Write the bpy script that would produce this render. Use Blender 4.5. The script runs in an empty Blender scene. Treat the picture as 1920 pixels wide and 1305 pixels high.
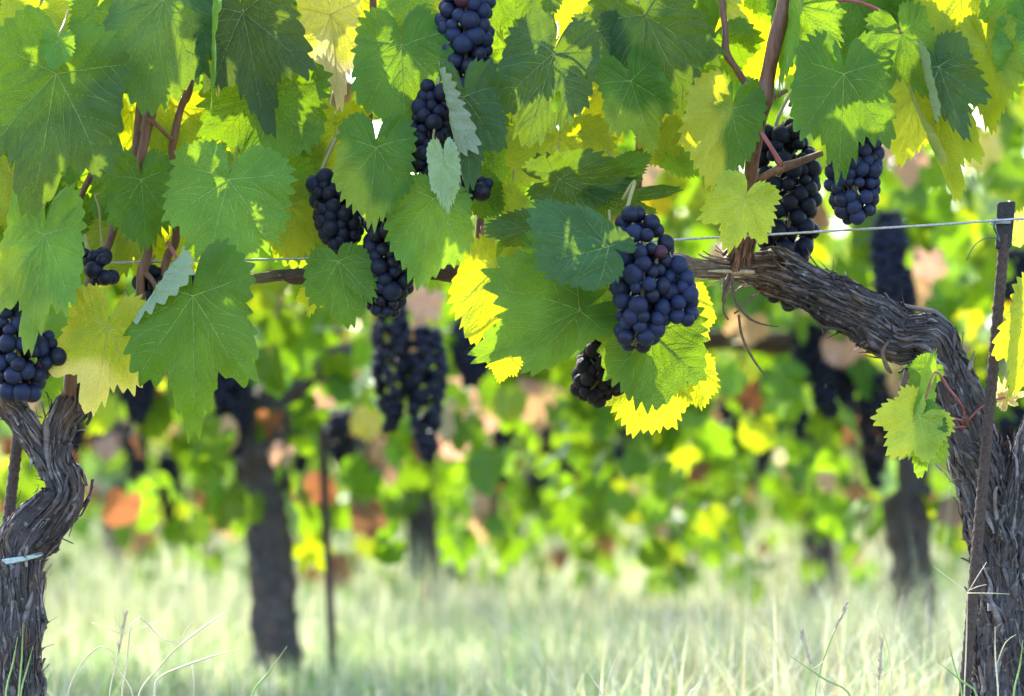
import bpy, math, random
import numpy as np
from mathutils import Vector, Matrix, noise as mn

R = math.radians
SC = bpy.context.scene
COL = SC.collection

# ------------------------------------------------------------------ camera, sky, sun, exposure
F = 5950.0            # focal length in pixels of the 1920 px wide photograph
HC = 0.41             # lens height above the ground
HORIZON = 862.0       # pixel row of the horizon
D0 = 3.5              # distance of the front row
cam_d = bpy.data.cameras.new("camera")
cam = bpy.data.objects.new("camera", cam_d); COL.objects.link(cam)
cam.location = (0, 0, HC); cam.rotation_euler = (R(90), 0, 0)
cam_d.sensor_width = 36.0
cam_d.lens = F / 1920 * 36.0
cam_d.shift_y = (HORIZON - 652.5) / 1920.0
cam_d.clip_start = 0.05; cam_d.clip_end = 600
cam_d.dof.use_dof = True
cam_d.dof.focus_distance = 3.41
cam_d.dof.aperture_fstop = 4.2
cam_d.dof.aperture_blades = 9
SC.camera = cam

SUN_EL, SUN_AZ = R(40), R(-24)      # behind the row, a little to the left
world = bpy.data.worlds.new("World"); SC.world = world
world.use_nodes = True
wn = world.node_tree
sky = wn.nodes.new("ShaderNodeTexSky"); sky.sky_type = 'NISHITA'
sky.sun_disc = False; sky.sun_elevation = SUN_EL; sky.sun_rotation = SUN_AZ
sky.air_density = 1.0; sky.dust_density = 2.0; sky.ozone_density = 1.0
bg = wn.nodes["Background"]; bg.inputs[1].default_value = 0.15
wn.links.new(sky.outputs[0], bg.inputs[0])
sun_d = bpy.data.lights.new("sun", 'SUN'); sun_d.energy = 2.3; sun_d.angle = R(0.53); sun_d.color = (1.0, 0.95, 0.86)
sun = bpy.data.objects.new("sun", sun_d); COL.objects.link(sun)
sdir = Vector((math.sin(SUN_AZ) * math.cos(SUN_EL), math.cos(SUN_AZ) * math.cos(SUN_EL), math.sin(SUN_EL)))
sun.rotation_euler = sdir.to_track_quat('Z', 'Y').to_euler(); sun.location = (-2, 4, 6)
SC.view_settings.view_transform = 'Standard'; SC.view_settings.look = 'None'
SC.view_settings.exposure = 2.68; SC.view_settings.gamma = 1.0
SC.cycles.use_denoising = True
SC.cycles.max_bounces = 8; SC.cycles.transmission_bounces = 6; SC.cycles.diffuse_bounces = 5
SC.cycles.sample_clamp_indirect = 6.0

def at(px, py, d=D0):
    return Vector(((px - 960) * d / F, d, HC + (HORIZON - py) * d / F))

# ------------------------------------------------------------------ materials
def new_mat(name):
    m = bpy.data.materials.new(name); m.use_nodes = True
    nt = m.node_tree; nt.nodes.clear()
    out = nt.nodes.new("ShaderNodeOutputMaterial")
    return m, nt, out

def N(nt, typ, **kw):
    n = nt.nodes.new(typ)
    for k, v in kw.items():
        if k.startswith('i_'):
            key = k[2:]
            key = int(key) if key.isdigit() else key
            n.inputs[key].default_value = v
        else: setattr(n, k, v)
    return n

def mixc(nt, fac, a, b, mode='MIX'):
    n = nt.nodes.new("ShaderNodeMix"); n.data_type = 'RGBA'; n.blend_type = mode
    for key, v in ((0, fac), (6, a), (7, b)):
        if hasattr(v, 'is_linked') or hasattr(v, 'links'): nt.links.new(v, n.inputs[key])
        elif key == 0: n.inputs[0].default_value = v
        else: n.inputs[key].default_value = (*v, 1) if len(v) == 3 else v
    return n.outputs[2]

def ramp(nt, src, lo, hi, a=0.0, b=1.0):
    n = N(nt, "ShaderNodeMapRange", i_1=lo, i_2=hi, i_3=a, i_4=b); n.clamp = True
    nt.links.new(src, n.inputs[0]); return n.outputs[0]

def math_n(nt, op, a, b=None):
    n = nt.nodes.new("ShaderNodeMath"); n.operation = op
    for k, v in ((0, a), (1, b)):
        if v is None: continue
        if hasattr(v, 'links'): nt.links.new(v, n.inputs[k])
        else: n.inputs[k].default_value = v
    return n.outputs[0]

def noise_n(nt, vec, scale, detail=3, rough=0.55):
    n = N(nt, "ShaderNodeTexNoise"); n.inputs['Scale'].default_value = scale
    n.inputs['Detail'].default_value = detail; n.inputs['Roughness'].default_value = rough
    if vec is not None: nt.links.new(vec, n.inputs['Vector'])
    return n.outputs['Fac']

def leaf_material(name, detail=True):
    m, nt, out = new_mat(name)
    att = N(nt, "ShaderNodeAttribute", attribute_name="tint")
    geo = N(nt, "ShaderNodeNewGeometry")
    uv = N(nt, "ShaderNodeTexCoord").outputs['UV']
    tint = att.outputs['Color']
    if detail:
        big = noise_n(nt, uv, 22, 3)
        tint = mixc(nt, 1.0, tint, mixc(nt, big, (0.55, 0.68, 0.72), (1.5, 1.32, 1.2)), 'MULTIPLY')
        vor = N(nt, "ShaderNodeTexVoronoi", feature='DISTANCE_TO_EDGE'); vor.inputs['Scale'].default_value = 330
        wob = N(nt, "ShaderNodeVectorMath", operation='ADD')
        nz = N(nt, "ShaderNodeTexNoise"); nz.inputs['Scale'].default_value = 160
        sc = N(nt, "ShaderNodeVectorMath", operation='SCALE'); sc.inputs['Scale'].default_value = 0.004
        nt.links.new(uv, nz.inputs['Vector']); nt.links.new(nz.outputs['Color'], sc.inputs[0])
        nt.links.new(uv, wob.inputs[0]); nt.links.new(sc.outputs[0], wob.inputs[1]); nt.links.new(wob.outputs[0], vor.inputs['Vector'])
        net = ramp(nt, vor.outputs['Distance'], 0.0, 0.14, 1, 0)
        tint = mixc(nt, math_n(nt, 'MULTIPLY', net, 0.28), tint, mixc(nt, 1.0, tint, (1.7, 1.5, 1.6), 'MULTIPLY'))
        sp = ramp(nt, noise_n(nt, uv, 75, 4, 0.7), 0.675, 0.72)
        tint = mixc(nt, math_n(nt, 'MULTIPLY', sp, 0.75), tint, (0.16, 0.09, 0.04))
        dust = math_n(nt, 'MULTIPLY', ramp(nt, noise_n(nt, uv, 520, 2, 0.5), 0.69, 0.74), ramp(nt, noise_n(nt, uv, 14, 2), 0.50, 0.66))
    back = mixc(nt, 0.62, tint, (0.42, 0.50, 0.36))
    front = tint
    if detail: front = mixc(nt, math_n(nt, 'MULTIPLY', dust, 0.6), tint, (0.5, 0.55, 0.45))
    colr = mixc(nt, geo.outputs['Backfacing'], front, back)
    p = N(nt, "ShaderNodeBsdfPrincipled"); p.inputs['Roughness'].default_value = 0.42
    p.inputs['Specular IOR Level'].default_value = 0.32
    nt.links.new(colr, p.inputs['Base Color'])
    tr = N(nt, "ShaderNodeBsdfTranslucent")
    tcol = mixc(nt, 0.30, mixc(nt, 1.0, tint, (3.0, 2.05, 0.15) if detail else (2.7, 2.05, .2), 'MULTIPLY'), (0.42, 0.48, 0.01) if detail else (0.37, 0.50, 0.015))
    sep = N(nt, "ShaderNodeSeparateColor"); nt.links.new(att.outputs['Color'], sep.inputs[0])
    dry = ramp(nt, math_n(nt, 'DIVIDE', sep.outputs[2], sep.outputs[1]), 0.20, 0.42)
    dry = math_n(nt, 'MULTIPLY', dry, ramp(nt, math_n(nt, 'DIVIDE', sep.outputs[0], sep.outputs[1]), 0.9, 1.3))
    tcol = mixc(nt, dry, tcol, mixc(nt, 1.0, tint, (1.3, 1.2, .95), 'MULTIPLY'))      # dead leaves let through brown light
    clampn = N(nt, "ShaderNodeVectorMath", operation='MINIMUM'); clampn.inputs[1].default_value = (.62, .62, .62) if detail else (.7, .7, .7)
    nt.links.new(tcol, clampn.inputs[0]); nt.links.new(clampn.outputs[0], tr.inputs['Color'])
    if detail:
        bmp = N(nt, "ShaderNodeBump"); bmp.inputs['Strength'].default_value = 0.35; bmp.inputs['Distance'].default_value = 0.002
        hh = math_n(nt, 'ADD', ramp(nt, vor.outputs['Distance'], 0, 0.35), math_n(nt, 'MULTIPLY', big, 1.5))
        nt.links.new(hh, bmp.inputs['Height']); nt.links.new(bmp.outputs[0], p.inputs['Normal']); nt.links.new(bmp.outputs[0], tr.inputs['Normal'])
    mx = N(nt, "ShaderNodeMixShader", i_0=0.42)
    nt.links.new(p.outputs[0], mx.inputs[1]); nt.links.new(tr.outputs[0], mx.inputs[2])
    nt.links.new(mx.outputs[0], out.inputs[0])
    return m

def bark_material():
    m, nt, out = new_mat("bark")
    att = N(nt, "ShaderNodeAttribute", attribute_name="tint")
    uv = N(nt, "ShaderNodeTexCoord").outputs['UV']
    mp = N(nt, "ShaderNodeMapping"); mp.inputs['Scale'].default_value = (1.0, 0.16, 1); nt.links.new(uv, mp.inputs[0])
    fib = noise_n(nt, mp.outputs[0], 420, 5, 0.7)
    pat = noise_n(nt, uv, 28, 4)
    lich = noise_n(nt, uv, 90, 3)
    c = mixc(nt, ramp(nt, fib, 0.33, 0.68), (0.55, 0.5, 0.48), (1.75, 1.75, 1.8))
    c = mixc(nt, 1.0, att.outputs['Color'], c, 'MULTIPLY')
    c = mixc(nt, math_n(nt, 'MULTIPLY', ramp(nt, pat, 0.5, 0.66), 0.45), c, (0.15, 0.085, 0.055))
    c = mixc(nt, math_n(nt, 'MULTIPLY', ramp(nt, lich, 0.62, 0.7), 0.5), c, (0.34, 0.36, 0.37))
    p = N(nt, "ShaderNodeBsdfPrincipled"); p.inputs['Roughness'].default_value = 0.78; p.inputs['Specular IOR Level'].default_value = 0.35
    nt.links.new(c, p.inputs['Base Color'])
    b = N(nt, "ShaderNodeBump"); b.inputs['Strength'].default_value = 0.9; b.inputs['Distance'].default_value = 0.003
    nt.links.new(fib, b.inputs['Height']); nt.links.new(b.outputs[0], p.inputs['Normal'])
    nt.links.new(p.outputs[0], out.inputs[0]); return m

def simple_material(name, c1, c2, scale=60, rough=0.6, spec=0.4, stretch=(1, 1, 1), bump=0.3, metallic=0.0, coords='Object', bd=0.002):
    m, nt, out = new_mat(name)
    tc = N(nt, "ShaderNodeTexCoord").outputs[coords]
    mp = N(nt, "ShaderNodeMapping"); mp.inputs['Scale'].default_value = stretch; nt.links.new(tc, mp.inputs[0])
    nz = noise_n(nt, mp.outputs[0], scale, 4, 0.6)
    p = N(nt, "ShaderNodeBsdfPrincipled"); p.inputs['Roughness'].default_value = rough
    p.inputs['Specular IOR Level'].default_value = spec; p.inputs['Metallic'].default_value = metallic
    nt.links.new(mixc(nt, ramp(nt, nz, 0.3, 0.7), c1, c2), p.inputs['Base Color'])
    b = N(nt, "ShaderNodeBump"); b.inputs['Strength'].default_value = bump; b.inputs['Distance'].default_value = bd
    nt.links.new(nz, b.inputs['Height']); nt.links.new(b.outputs[0], p.inputs['Normal'])
    nt.links.new(p.outputs[0], out.inputs[0]); return m

def grape_material(name, skin, bloom, amount, rough=0.36, wrinkle=0.0):
    m, nt, out = new_mat(name)
    tc = N(nt, "ShaderNodeTexCoord").outputs['Object']
    info = N(nt, "ShaderNodeObjectInfo").outputs['Random']
    off = N(nt, "ShaderNodeVectorMath", operation='ADD'); nt.links.new(tc, off.inputs[0])
    cmb = N(nt, "ShaderNodeCombineXYZ")
    for k in range(3): nt.links.new(math_n(nt, 'MULTIPLY', info, 3.0 + k), cmb.inputs[k])
    nt.links.new(cmb.outputs[0], off.inputs[1])
    v = off.outputs[0]
    n1 = noise_n(nt, v, 130, 3, 0.6); n2 = noise_n(nt, v, 420, 4, 0.65)
    f = ramp(nt, math_n(nt, 'ADD', math_n(nt, 'MULTIPLY', n1, 0.75), math_n(nt, 'MULTIPLY', n2, 0.25)), 0.40, 0.57)
    f = math_n(nt, 'MULTIPLY', f, math_n(nt, 'MULTIPLY', math_n(nt, 'ADD', math_n(nt, 'MULTIPLY', info, 1.0), 0.35), amount))
    c = mixc(nt, f, skin, bloom)
    p = N(nt, "ShaderNodeBsdfPrincipled")
    nt.links.new(c, p.inputs['Base Color'])
    nt.links.new(math_n(nt, 'ADD', math_n(nt, 'MULTIPLY', f, 0.35), rough), p.inputs['Roughness'])
    p.inputs['Specular IOR Level'].default_value = 0.22
    b = N(nt, "ShaderNodeBump"); b.inputs['Strength'].default_value = 0.12 + wrinkle; b.inputs['Distance'].default_value = 0.0015
    nt.links.new(n1 if wrinkle else n2, b.inputs['Height']); nt.links.new(b.outputs[0], p.inputs['Normal'])
    nt.links.new(p.outputs[0], out.inputs[0]); return m

def grass_material():
    m, nt, out = new_mat("grass")
    att = N(nt, "ShaderNodeAttribute", attribute_name="tint")
    p = N(nt, "ShaderNodeBsdfPrincipled"); p.inputs['Roughness'].default_value = 0.55; p.inputs['Specular IOR Level'].default_value = 0.4
    nt.links.new(att.outputs['Color'], p.inputs['Base Color'])
    tr = N(nt, "ShaderNodeBsdfTranslucent"); nt.links.new(mixc(nt, 1.0, att.outputs['Color'], (1.35, 1.4, 0.9), 'MULTIPLY'), tr.inputs['Color'])
    mx = N(nt, "ShaderNodeMixShader", i_0=0.4)
    nt.links.new(p.outputs[0], mx.inputs[1]); nt.links.new(tr.outputs[0], mx.inputs[2]); nt.links.new(mx.outputs[0], out.inputs[0])
    return m

M_LEAF = leaf_material("vine_leaf")
M_LEAF_FAR = leaf_material("vine_leaf_distant", False)
M_BARK = bark_material()
M_CANE = simple_material("cane_bark", (0.085, 0.036, 0.022), (0.19, 0.088, 0.055), 240, 0.55, 0.4, (1, 1, 0.12), 0.4)
M_PETIOLE = simple_material("red_petiole", (0.24, 0.045, 0.07), (0.34, 0.10, 0.10), 90, 0.45, 0.4, (1, 1, 1), 0.1)
M_PETIOLE_G = simple_material("green_petiole", (0.20, 0.24, 0.07), (0.30, 0.20, 0.10), 90, 0.45, 0.4, (1, 1, 1), 0.1)
M_TENDRIL = simple_material("dry_tendril", (0.07, 0.04, 0.025), (0.15, 0.09, 0.06), 200, 0.7, 0.3)
M_GRAPE = grape_material("grape_skin", (0.004, 0.004, 0.009), (0.016, 0.027, 0.080), 1.0)
M_GRAPE_DARK = grape_material("dark_grape_skin", (0.004, 0.004, 0.008), (0.008, 0.013, 0.038), 0.9)
M_GRAPE_RED = grape_material("reddish_grape_skin", (0.035, 0.008, 0.016), (0.06, 0.03, 0.06), 0.6)
M_RAISIN = grape_material("shrivelled_grape_skin", (0.008, 0.006, 0.009), (0.035, 0.025, 0.035), 0.5, 0.5, 0.9)
M_STAKE = simple_material("rusty_iron", (0.026, 0.018, 0.017), (0.085, 0.055, 0.048), 320, 0.75, 0.35, (1, 1, 1), 0.8, 0.1)
M_STAKECAP = simple_material("black_tape", (0.012, 0.012, 0.013), (0.035, 0.033, 0.034), 200, 0.7, 0.3, (1, 1, 1), 0.6)
M_WIRE = simple_material("galvanised_wire", (0.26, 0.27, 0.29), (0.48, 0.49, 0.51), 300, 0.42, 0.5, (1, 1, 1), 0.2, 0.85)
M_TIE = simple_material("plastic_tie", (0.25, 0.33, 0.33), (0.42, 0.50, 0.50), 200, 0.5, 0.4)
M_TIEGREEN = simple_material("green_wire_tie", (0.02, 0.06, 0.055), (0.05, 0.10, 0.09), 200, 0.5, 0.4)
M_GRASS = grass_material()
M_GROUND = simple_material("meadow_soil", (0.06, 0.07, 0.03), (0.20, 0.17, 0.10), 9, 0.9, 0.2, (1, 1, 1), 0.5, 0.0, 'Object', 0.02)

# ------------------------------------------------------------------ mesh helpers
def link(o, parent=None, loc=None):
    COL.objects.link(o)
    if parent is not None: o.parent = parent
    if loc is not None: o.location = loc
    return o

def mesh_from(name, V, faces, mat, UV=None, tint=None, smooth=True):
    me = bpy.data.meshes.new(name)
    V = np.asarray(V, dtype=np.float64)
    if isinstance(faces, np.ndarray):
        me.from_pydata(V.tolist(), [], faces.tolist())
    else:
        me.from_pydata(V.tolist(), [], faces)
    if UV is not None:
        UV = np.asarray(UV); lay = me.uv_layers.new(name="UVMap")
        idx = np.empty(len(me.loops), dtype=np.int32); me.loops.foreach_get("vertex_index", idx)
        lay.data.foreach_set("uv", UV[idx].astype(np.float32).ravel())
    if tint is not None:
        a = me.attributes.new("tint", 'FLOAT_COLOR', 'POINT')
        t = np.asarray(tint, dtype=np.float32)
        t4 = np.ones((len(V), 4), dtype=np.float32); t4[:, :3] = t
        a.data.foreach_set("color", t4.ravel())
    if smooth: me.polygons.foreach_set("use_smooth", np.ones(len(me.polygons), dtype=bool))
    me.materials.append(mat); me.update()
    return me

def empty(name, loc, label=None, cat=None, group=None):
    o = bpy.data.objects.new(name, None); o.empty_display_size = 0.05
    link(o, None, loc)
    tag(o, label, cat, group); return o

def tag(o, label=None, cat=None, group=None, kind=None):
    if label: o["label"] = label
    if cat: o["category"] = cat
    if group: o["group"] = group
    if kind: o["kind"] = kind
    return o

def catmull(pts, vals, step):
    """smooth path: pts list of Vector, vals list of tuples; returns resampled arrays"""
    P = [Vector(p) for p in pts]; n = len(P)
    outp, outv = [], []
    for i in range(n - 1):
        p0 = P[i - 1] if i > 0 else P[i] * 2 - P[i + 1]
        p1, p2 = P[i], P[i + 1]
        p3 = P[i + 2] if i + 2 < n else P[i + 1] * 2 - P[i]
        k = max(1, int((p2 - p1).length / step))
        for j in range(k):
            t = j / k; t2 = t * t; t3 = t2 * t
            outp.append(0.5 * ((2 * p1) + (p2 - p0) * t + (2 * p0 - 5 * p1 + 4 * p2 - p3) * t2 + (3 * p1 - p0 - 3 * p2 + p3) * t3))
            s = t * t * (3 - 2 * t)
            outv.append([a * (1 - s) + b * s for a, b in zip(vals[i], vals[i + 1])])
    outp.append(P[-1]); outv.append(list(vals[-1]))
    return outp, outv

def frames(path):
    T = [(path[min(i + 1, len(path) - 1)] - path[max(i - 1, 0)]).normalized() for i in range(len(path))]
    u = T[0].cross(Vector((0, 1, 0)))
    if u.length < 0.1: u = T[0].cross(Vector((1, 0, 0)))
    u.normalize(); U = []
    for t in T:
        u = (u - t * u.dot(t)).normalized(); U.append(u.copy())
    return T, U

def tube(pts, radii, seg=8, step=0.01, wob=0.0, cap=True, seed=0, knots=()):
    """returns V, faces, UV of a swept round bar"""
    path, vals = catmull(pts, [(r,) for r in radii], step)
    T, U = frames(path); V, Fc, UV = [], [], []
    s = 0
    for i, (p, t, u) in enumerate(zip(path, T, U)):
        if i: s += (p - path[i - 1]).length
        w = t.cross(u); r = vals[i][0]
        for k in knots: r *= 1 + k[1] * math.exp(-((s - k[0]) / k[2]) ** 2)
        for j in range(seg):
            a = 2 * math.pi * j / seg
            rr = r * (1 + wob * mn.noise(Vector((math.cos(a) * 1.3, math.sin(a) * 1.3, s * 30 + seed * 7))))
            V.append(p + (u * math.cos(a) + w * math.sin(a)) * rr); UV.append((a * r, s))
    n = len(path)
    for i in range(n - 1):
        for j in range(seg):
            k = (j + 1) % seg
            Fc.append((i * seg + j, i * seg + k, (i + 1) * seg + k, (i + 1) * seg + j))
    if cap:
        Fc.append(tuple(range(seg))[::-1]); Fc.append(tuple((n - 1) * seg + j for j in range(seg)))
    return [tuple(v) for v in V], Fc, UV

def join(parts):
    V, Fc, UV = [], [], []
    for v, f, u in parts:
        o = len(V); V += v; UV += u; Fc += [tuple(i + o for i in q) for q in f]
    return V, Fc, UV

def local(V, o):
    return np.asarray([tuple(v) for v in V]) - np.asarray(tuple(o))

def tube_part(name, pts, radii, mat, parent, root, seg=8, step=0.008, wob=0.0, knots=(), seed=0):
    V, Fc, UV = tube(pts, radii, seg, step, wob, True, seed, knots)
    me = mesh_from(name, local(V, pts[0]), Fc, mat, UV)
    o = bpy.data.objects.new(name, me); link(o, parent, Vector(pts[0]) - Vector(root)); return o

# ------------------------------------------------------------------ grape leaf
SHAPES = {
 'A': [(0, 1.0), (12, .94), (25, .86), (38, .86), (50, .92), (62, .87), (80, .78), (95, .77), (108, .76), (125, .66), (140, .56), (152, .47), (164, .33), (173, .15), (180, .05)],
 'B': [(0, 1.05), (9, .95), (20, .76), (27, .70), (34, .77), (47, .96), (58, .90), (78, .73), (92, .66), (106, .73), (122, .68), (138, .57), (152, .46), (164, .32), (173, .14), (180, .05)],
 'C': [(0, 1.05), (10, .90), (22, .52), (28, .44), (36, .58), (48, .88), (58, .78), (72, .52), (80, .48), (94, .62), (110, .68), (128, .58), (150, .38), (165, .18), (180, .06)],
 'D': [(0, 1.0), (12, .93), (25, .85), (38, .84), (50, .86), (62, .80), (80, .68), (95, .60), (110, .52), (130, .40), (150, .28), (165, .16), (180, .05)],
}
MAINV = [0, 48, -48, 104, -104]

class Profile:
    def __init__(self, shape, rng, teeth=38, amp=0.075):
        self.tab = np.empty(721); th = np.linspace(-180, 180, 721)
        base = np.array(SHAPES[shape])
        for side in (-1, 1):
            r = base[:, 1] * (1 + np.array([rng.uniform(-.07, .07) for _ in base]))
            if side == -1: keep0 = r[0]
            else: r[0] = keep0
            m = th * side >= 0
            self.tab[m] = np.interp(np.abs(th[m]), base[:, 0], r)
        k = np.hanning(15); k /= k.sum()
        self.tab = np.convolve(np.pad(self.tab, 7, mode='edge'), k, mode='valid')
        self.teeth = teeth; self.amp = amp
        self.ta = np.array([rng.choice((.45, .7, 1.0, 1.3, 1.7)) for _ in range(teeth + 2)])
        self.jit = np.array([rng.uniform(-.16, .16) for _ in range(teeth + 3)])
    def smooth(self, th):
        return np.interp(np.degrees(th), np.linspace(-180, 180, 721), self.tab)
    def edge(self, th):
        r = self.smooth(th); a = np.abs(th) / math.pi
        ph = (th / math.pi * .5 + .5) * self.teeth
        i = np.clip(np.floor(ph).astype(int), 0, self.teeth); f = ph - np.floor(ph)
        f = np.where(th > 0, 1 - f, f)                      # teeth lean to the tip
        tri = np.where(f < .62, f / .62, (1 - f) / .38)
        fade = np.clip((1 - a) / .1, 0, 1)
        return r * (1 + self.amp * fade * self.ta[i] * (tri * 1.5 - .75))

def leaf_map(a, b, o):
    """leaf plane (length = 1) -> curved leaf"""
    a = np.where(a > 0, a * o.get('W', 1.0), a * o.get('Wn', o.get('W', 1.0))); b = np.array(b, dtype=float); h = np.zeros_like(a)
    for (px, py, ang, phi, rho) in o.get('folds', ()):
        n = (math.cos(R(ang)), math.sin(R(ang))); ph = R(abs(phi)); sg = 1 if phi > 0 else -1
        s = (a - px) * n[0] + (b - py) * n[1]; m = s > 0
        arc = np.minimum(np.maximum(s, 0), rho * ph); rest = np.maximum(s - rho * ph, 0); an = arc / rho
        ns = rho * np.sin(an) + rest * math.cos(ph); nh = rho * (1 - np.cos(an)) + rest * math.sin(ph)
        a = np.where(m, a + n[0] * (ns - s), a); b = np.where(m, b + n[1] * (ns - s), b); h = np.where(m, h + sg * nh, h)
    vf = o.get('vee', (0, 0))
    for side, ang in ((1, vf[0]), (-1, vf[1])):
        if ang:
            m = a * side > 0; w = np.abs(a)
            soft = 0.5 * (w + np.sqrt(w * w + .004)) - .0316
            h = np.where(m, h + np.maximum(soft, 0) * math.sin(R(ang)), h); a = np.where(m, a * math.cos(R(ang)), a)
    rr = np.sqrt(a * a + b * b); th = np.arctan2(a, b)
    p1, p2, p3 = o['ph']
    h = h + o.get('wave', .05) * rr ** 1.6 * (np.sin(3 * th + p1) + .6 * np.sin(5 * th + p2) + .5 * np.sin(8 * th + p3)) * 1.35 + .016 * np.sin(11 * a + p1) * np.sin(9 * b + p2) + .008 * np.sin(23 * a + p3) * np.sin(21 * b + p1)
    h = h - .02 * np.abs(np.sin(th * 3.75)) * 0 + o.get('cup', 0) * a * a + o.get('twist', 0) * a * b
    k = o.get('droop', 0)
    if abs(k) > 1e-3:
        b2 = np.where(b > 0, np.sin(k * b) / k, b); h = h - np.where(b > 0, (1 - np.cos(k * b)) / k, 0); b = b2
    return np.stack([a, b, h], -1)

def leaf_normals(a, b, o):
    e = 1e-3
    da = leaf_map(a + e, b, o) - leaf_map(a - e, b, o); db = leaf_map(a, b + e, o) - leaf_map(a, b - e, o)
    n = np.cross(da, db); return n / (np.linalg.norm(n, axis=-1, keepdims=True) + 1e-12)

def vein_lines(prof, rng):
    lines = []
    def trace(p, ang, bend, limit_lo, limit_hi, lim_r, step=.05, n=40):
        pts = [p]; a = ang
        for _ in range(n):
            q = (pts[-1][0] + math.sin(a) * step, pts[-1][1] + math.cos(a) * step)
            th = math.atan2(*q); rr = math.hypot(*q)
            if rr > lim_r * float(prof.smooth(np.array(th))): break
            if limit_lo is not None and not (limit_lo < th < limit_hi): break
            pts.append(q); a += bend * step
        return pts
    for k, d in enumerate(MAINV):
        d2 = d + rng.uniform(-4, 4); sg = -1 if d < 0 else 1
        bend = 0 if d == 0 else -sg * rng.uniform(.0, .35)
        pts = trace((0, 0), R(d2), bend, None, None, .93)
        lines.append((pts, .0135 if d == 0 else .0118, .003))
        L = len(pts)
        lo = {0: -24, 48: 24, -48: -76, 104: 76, -104: -178}[d]; hi = {0: 24, 48: 76, -48: -24, 104: 178, -104: -76}[d]
        i = int(2 + rng.random() * 2); side = rng.choice((-1, 1))
        while i < L - 2:
            for sd in ((side,) if d == 0 or abs(d) == 48 else (side,)):
                dx = pts[i + 1][0] - pts[i][0]; dy = pts[i + 1][1] - pts[i][1]; base = math.atan2(dx, dy)
                lim = (R(lo - 6), R(hi + 6))
                q = trace(pts[i], base + sd * R(rng.uniform(40, 54)), -sd * rng.uniform(.5, 1.1), lim[0], lim[1], .94, .03)
                if len(q) > 2: lines.append((q, .0060 * (1 - .4 * i / L), .0018))
            side = -side; i += 1 if rng.random() < .6 else 2
    return lines

def mixn(a, b, f): return a + (np.asarray(b) - a) * f[:, None]

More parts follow.
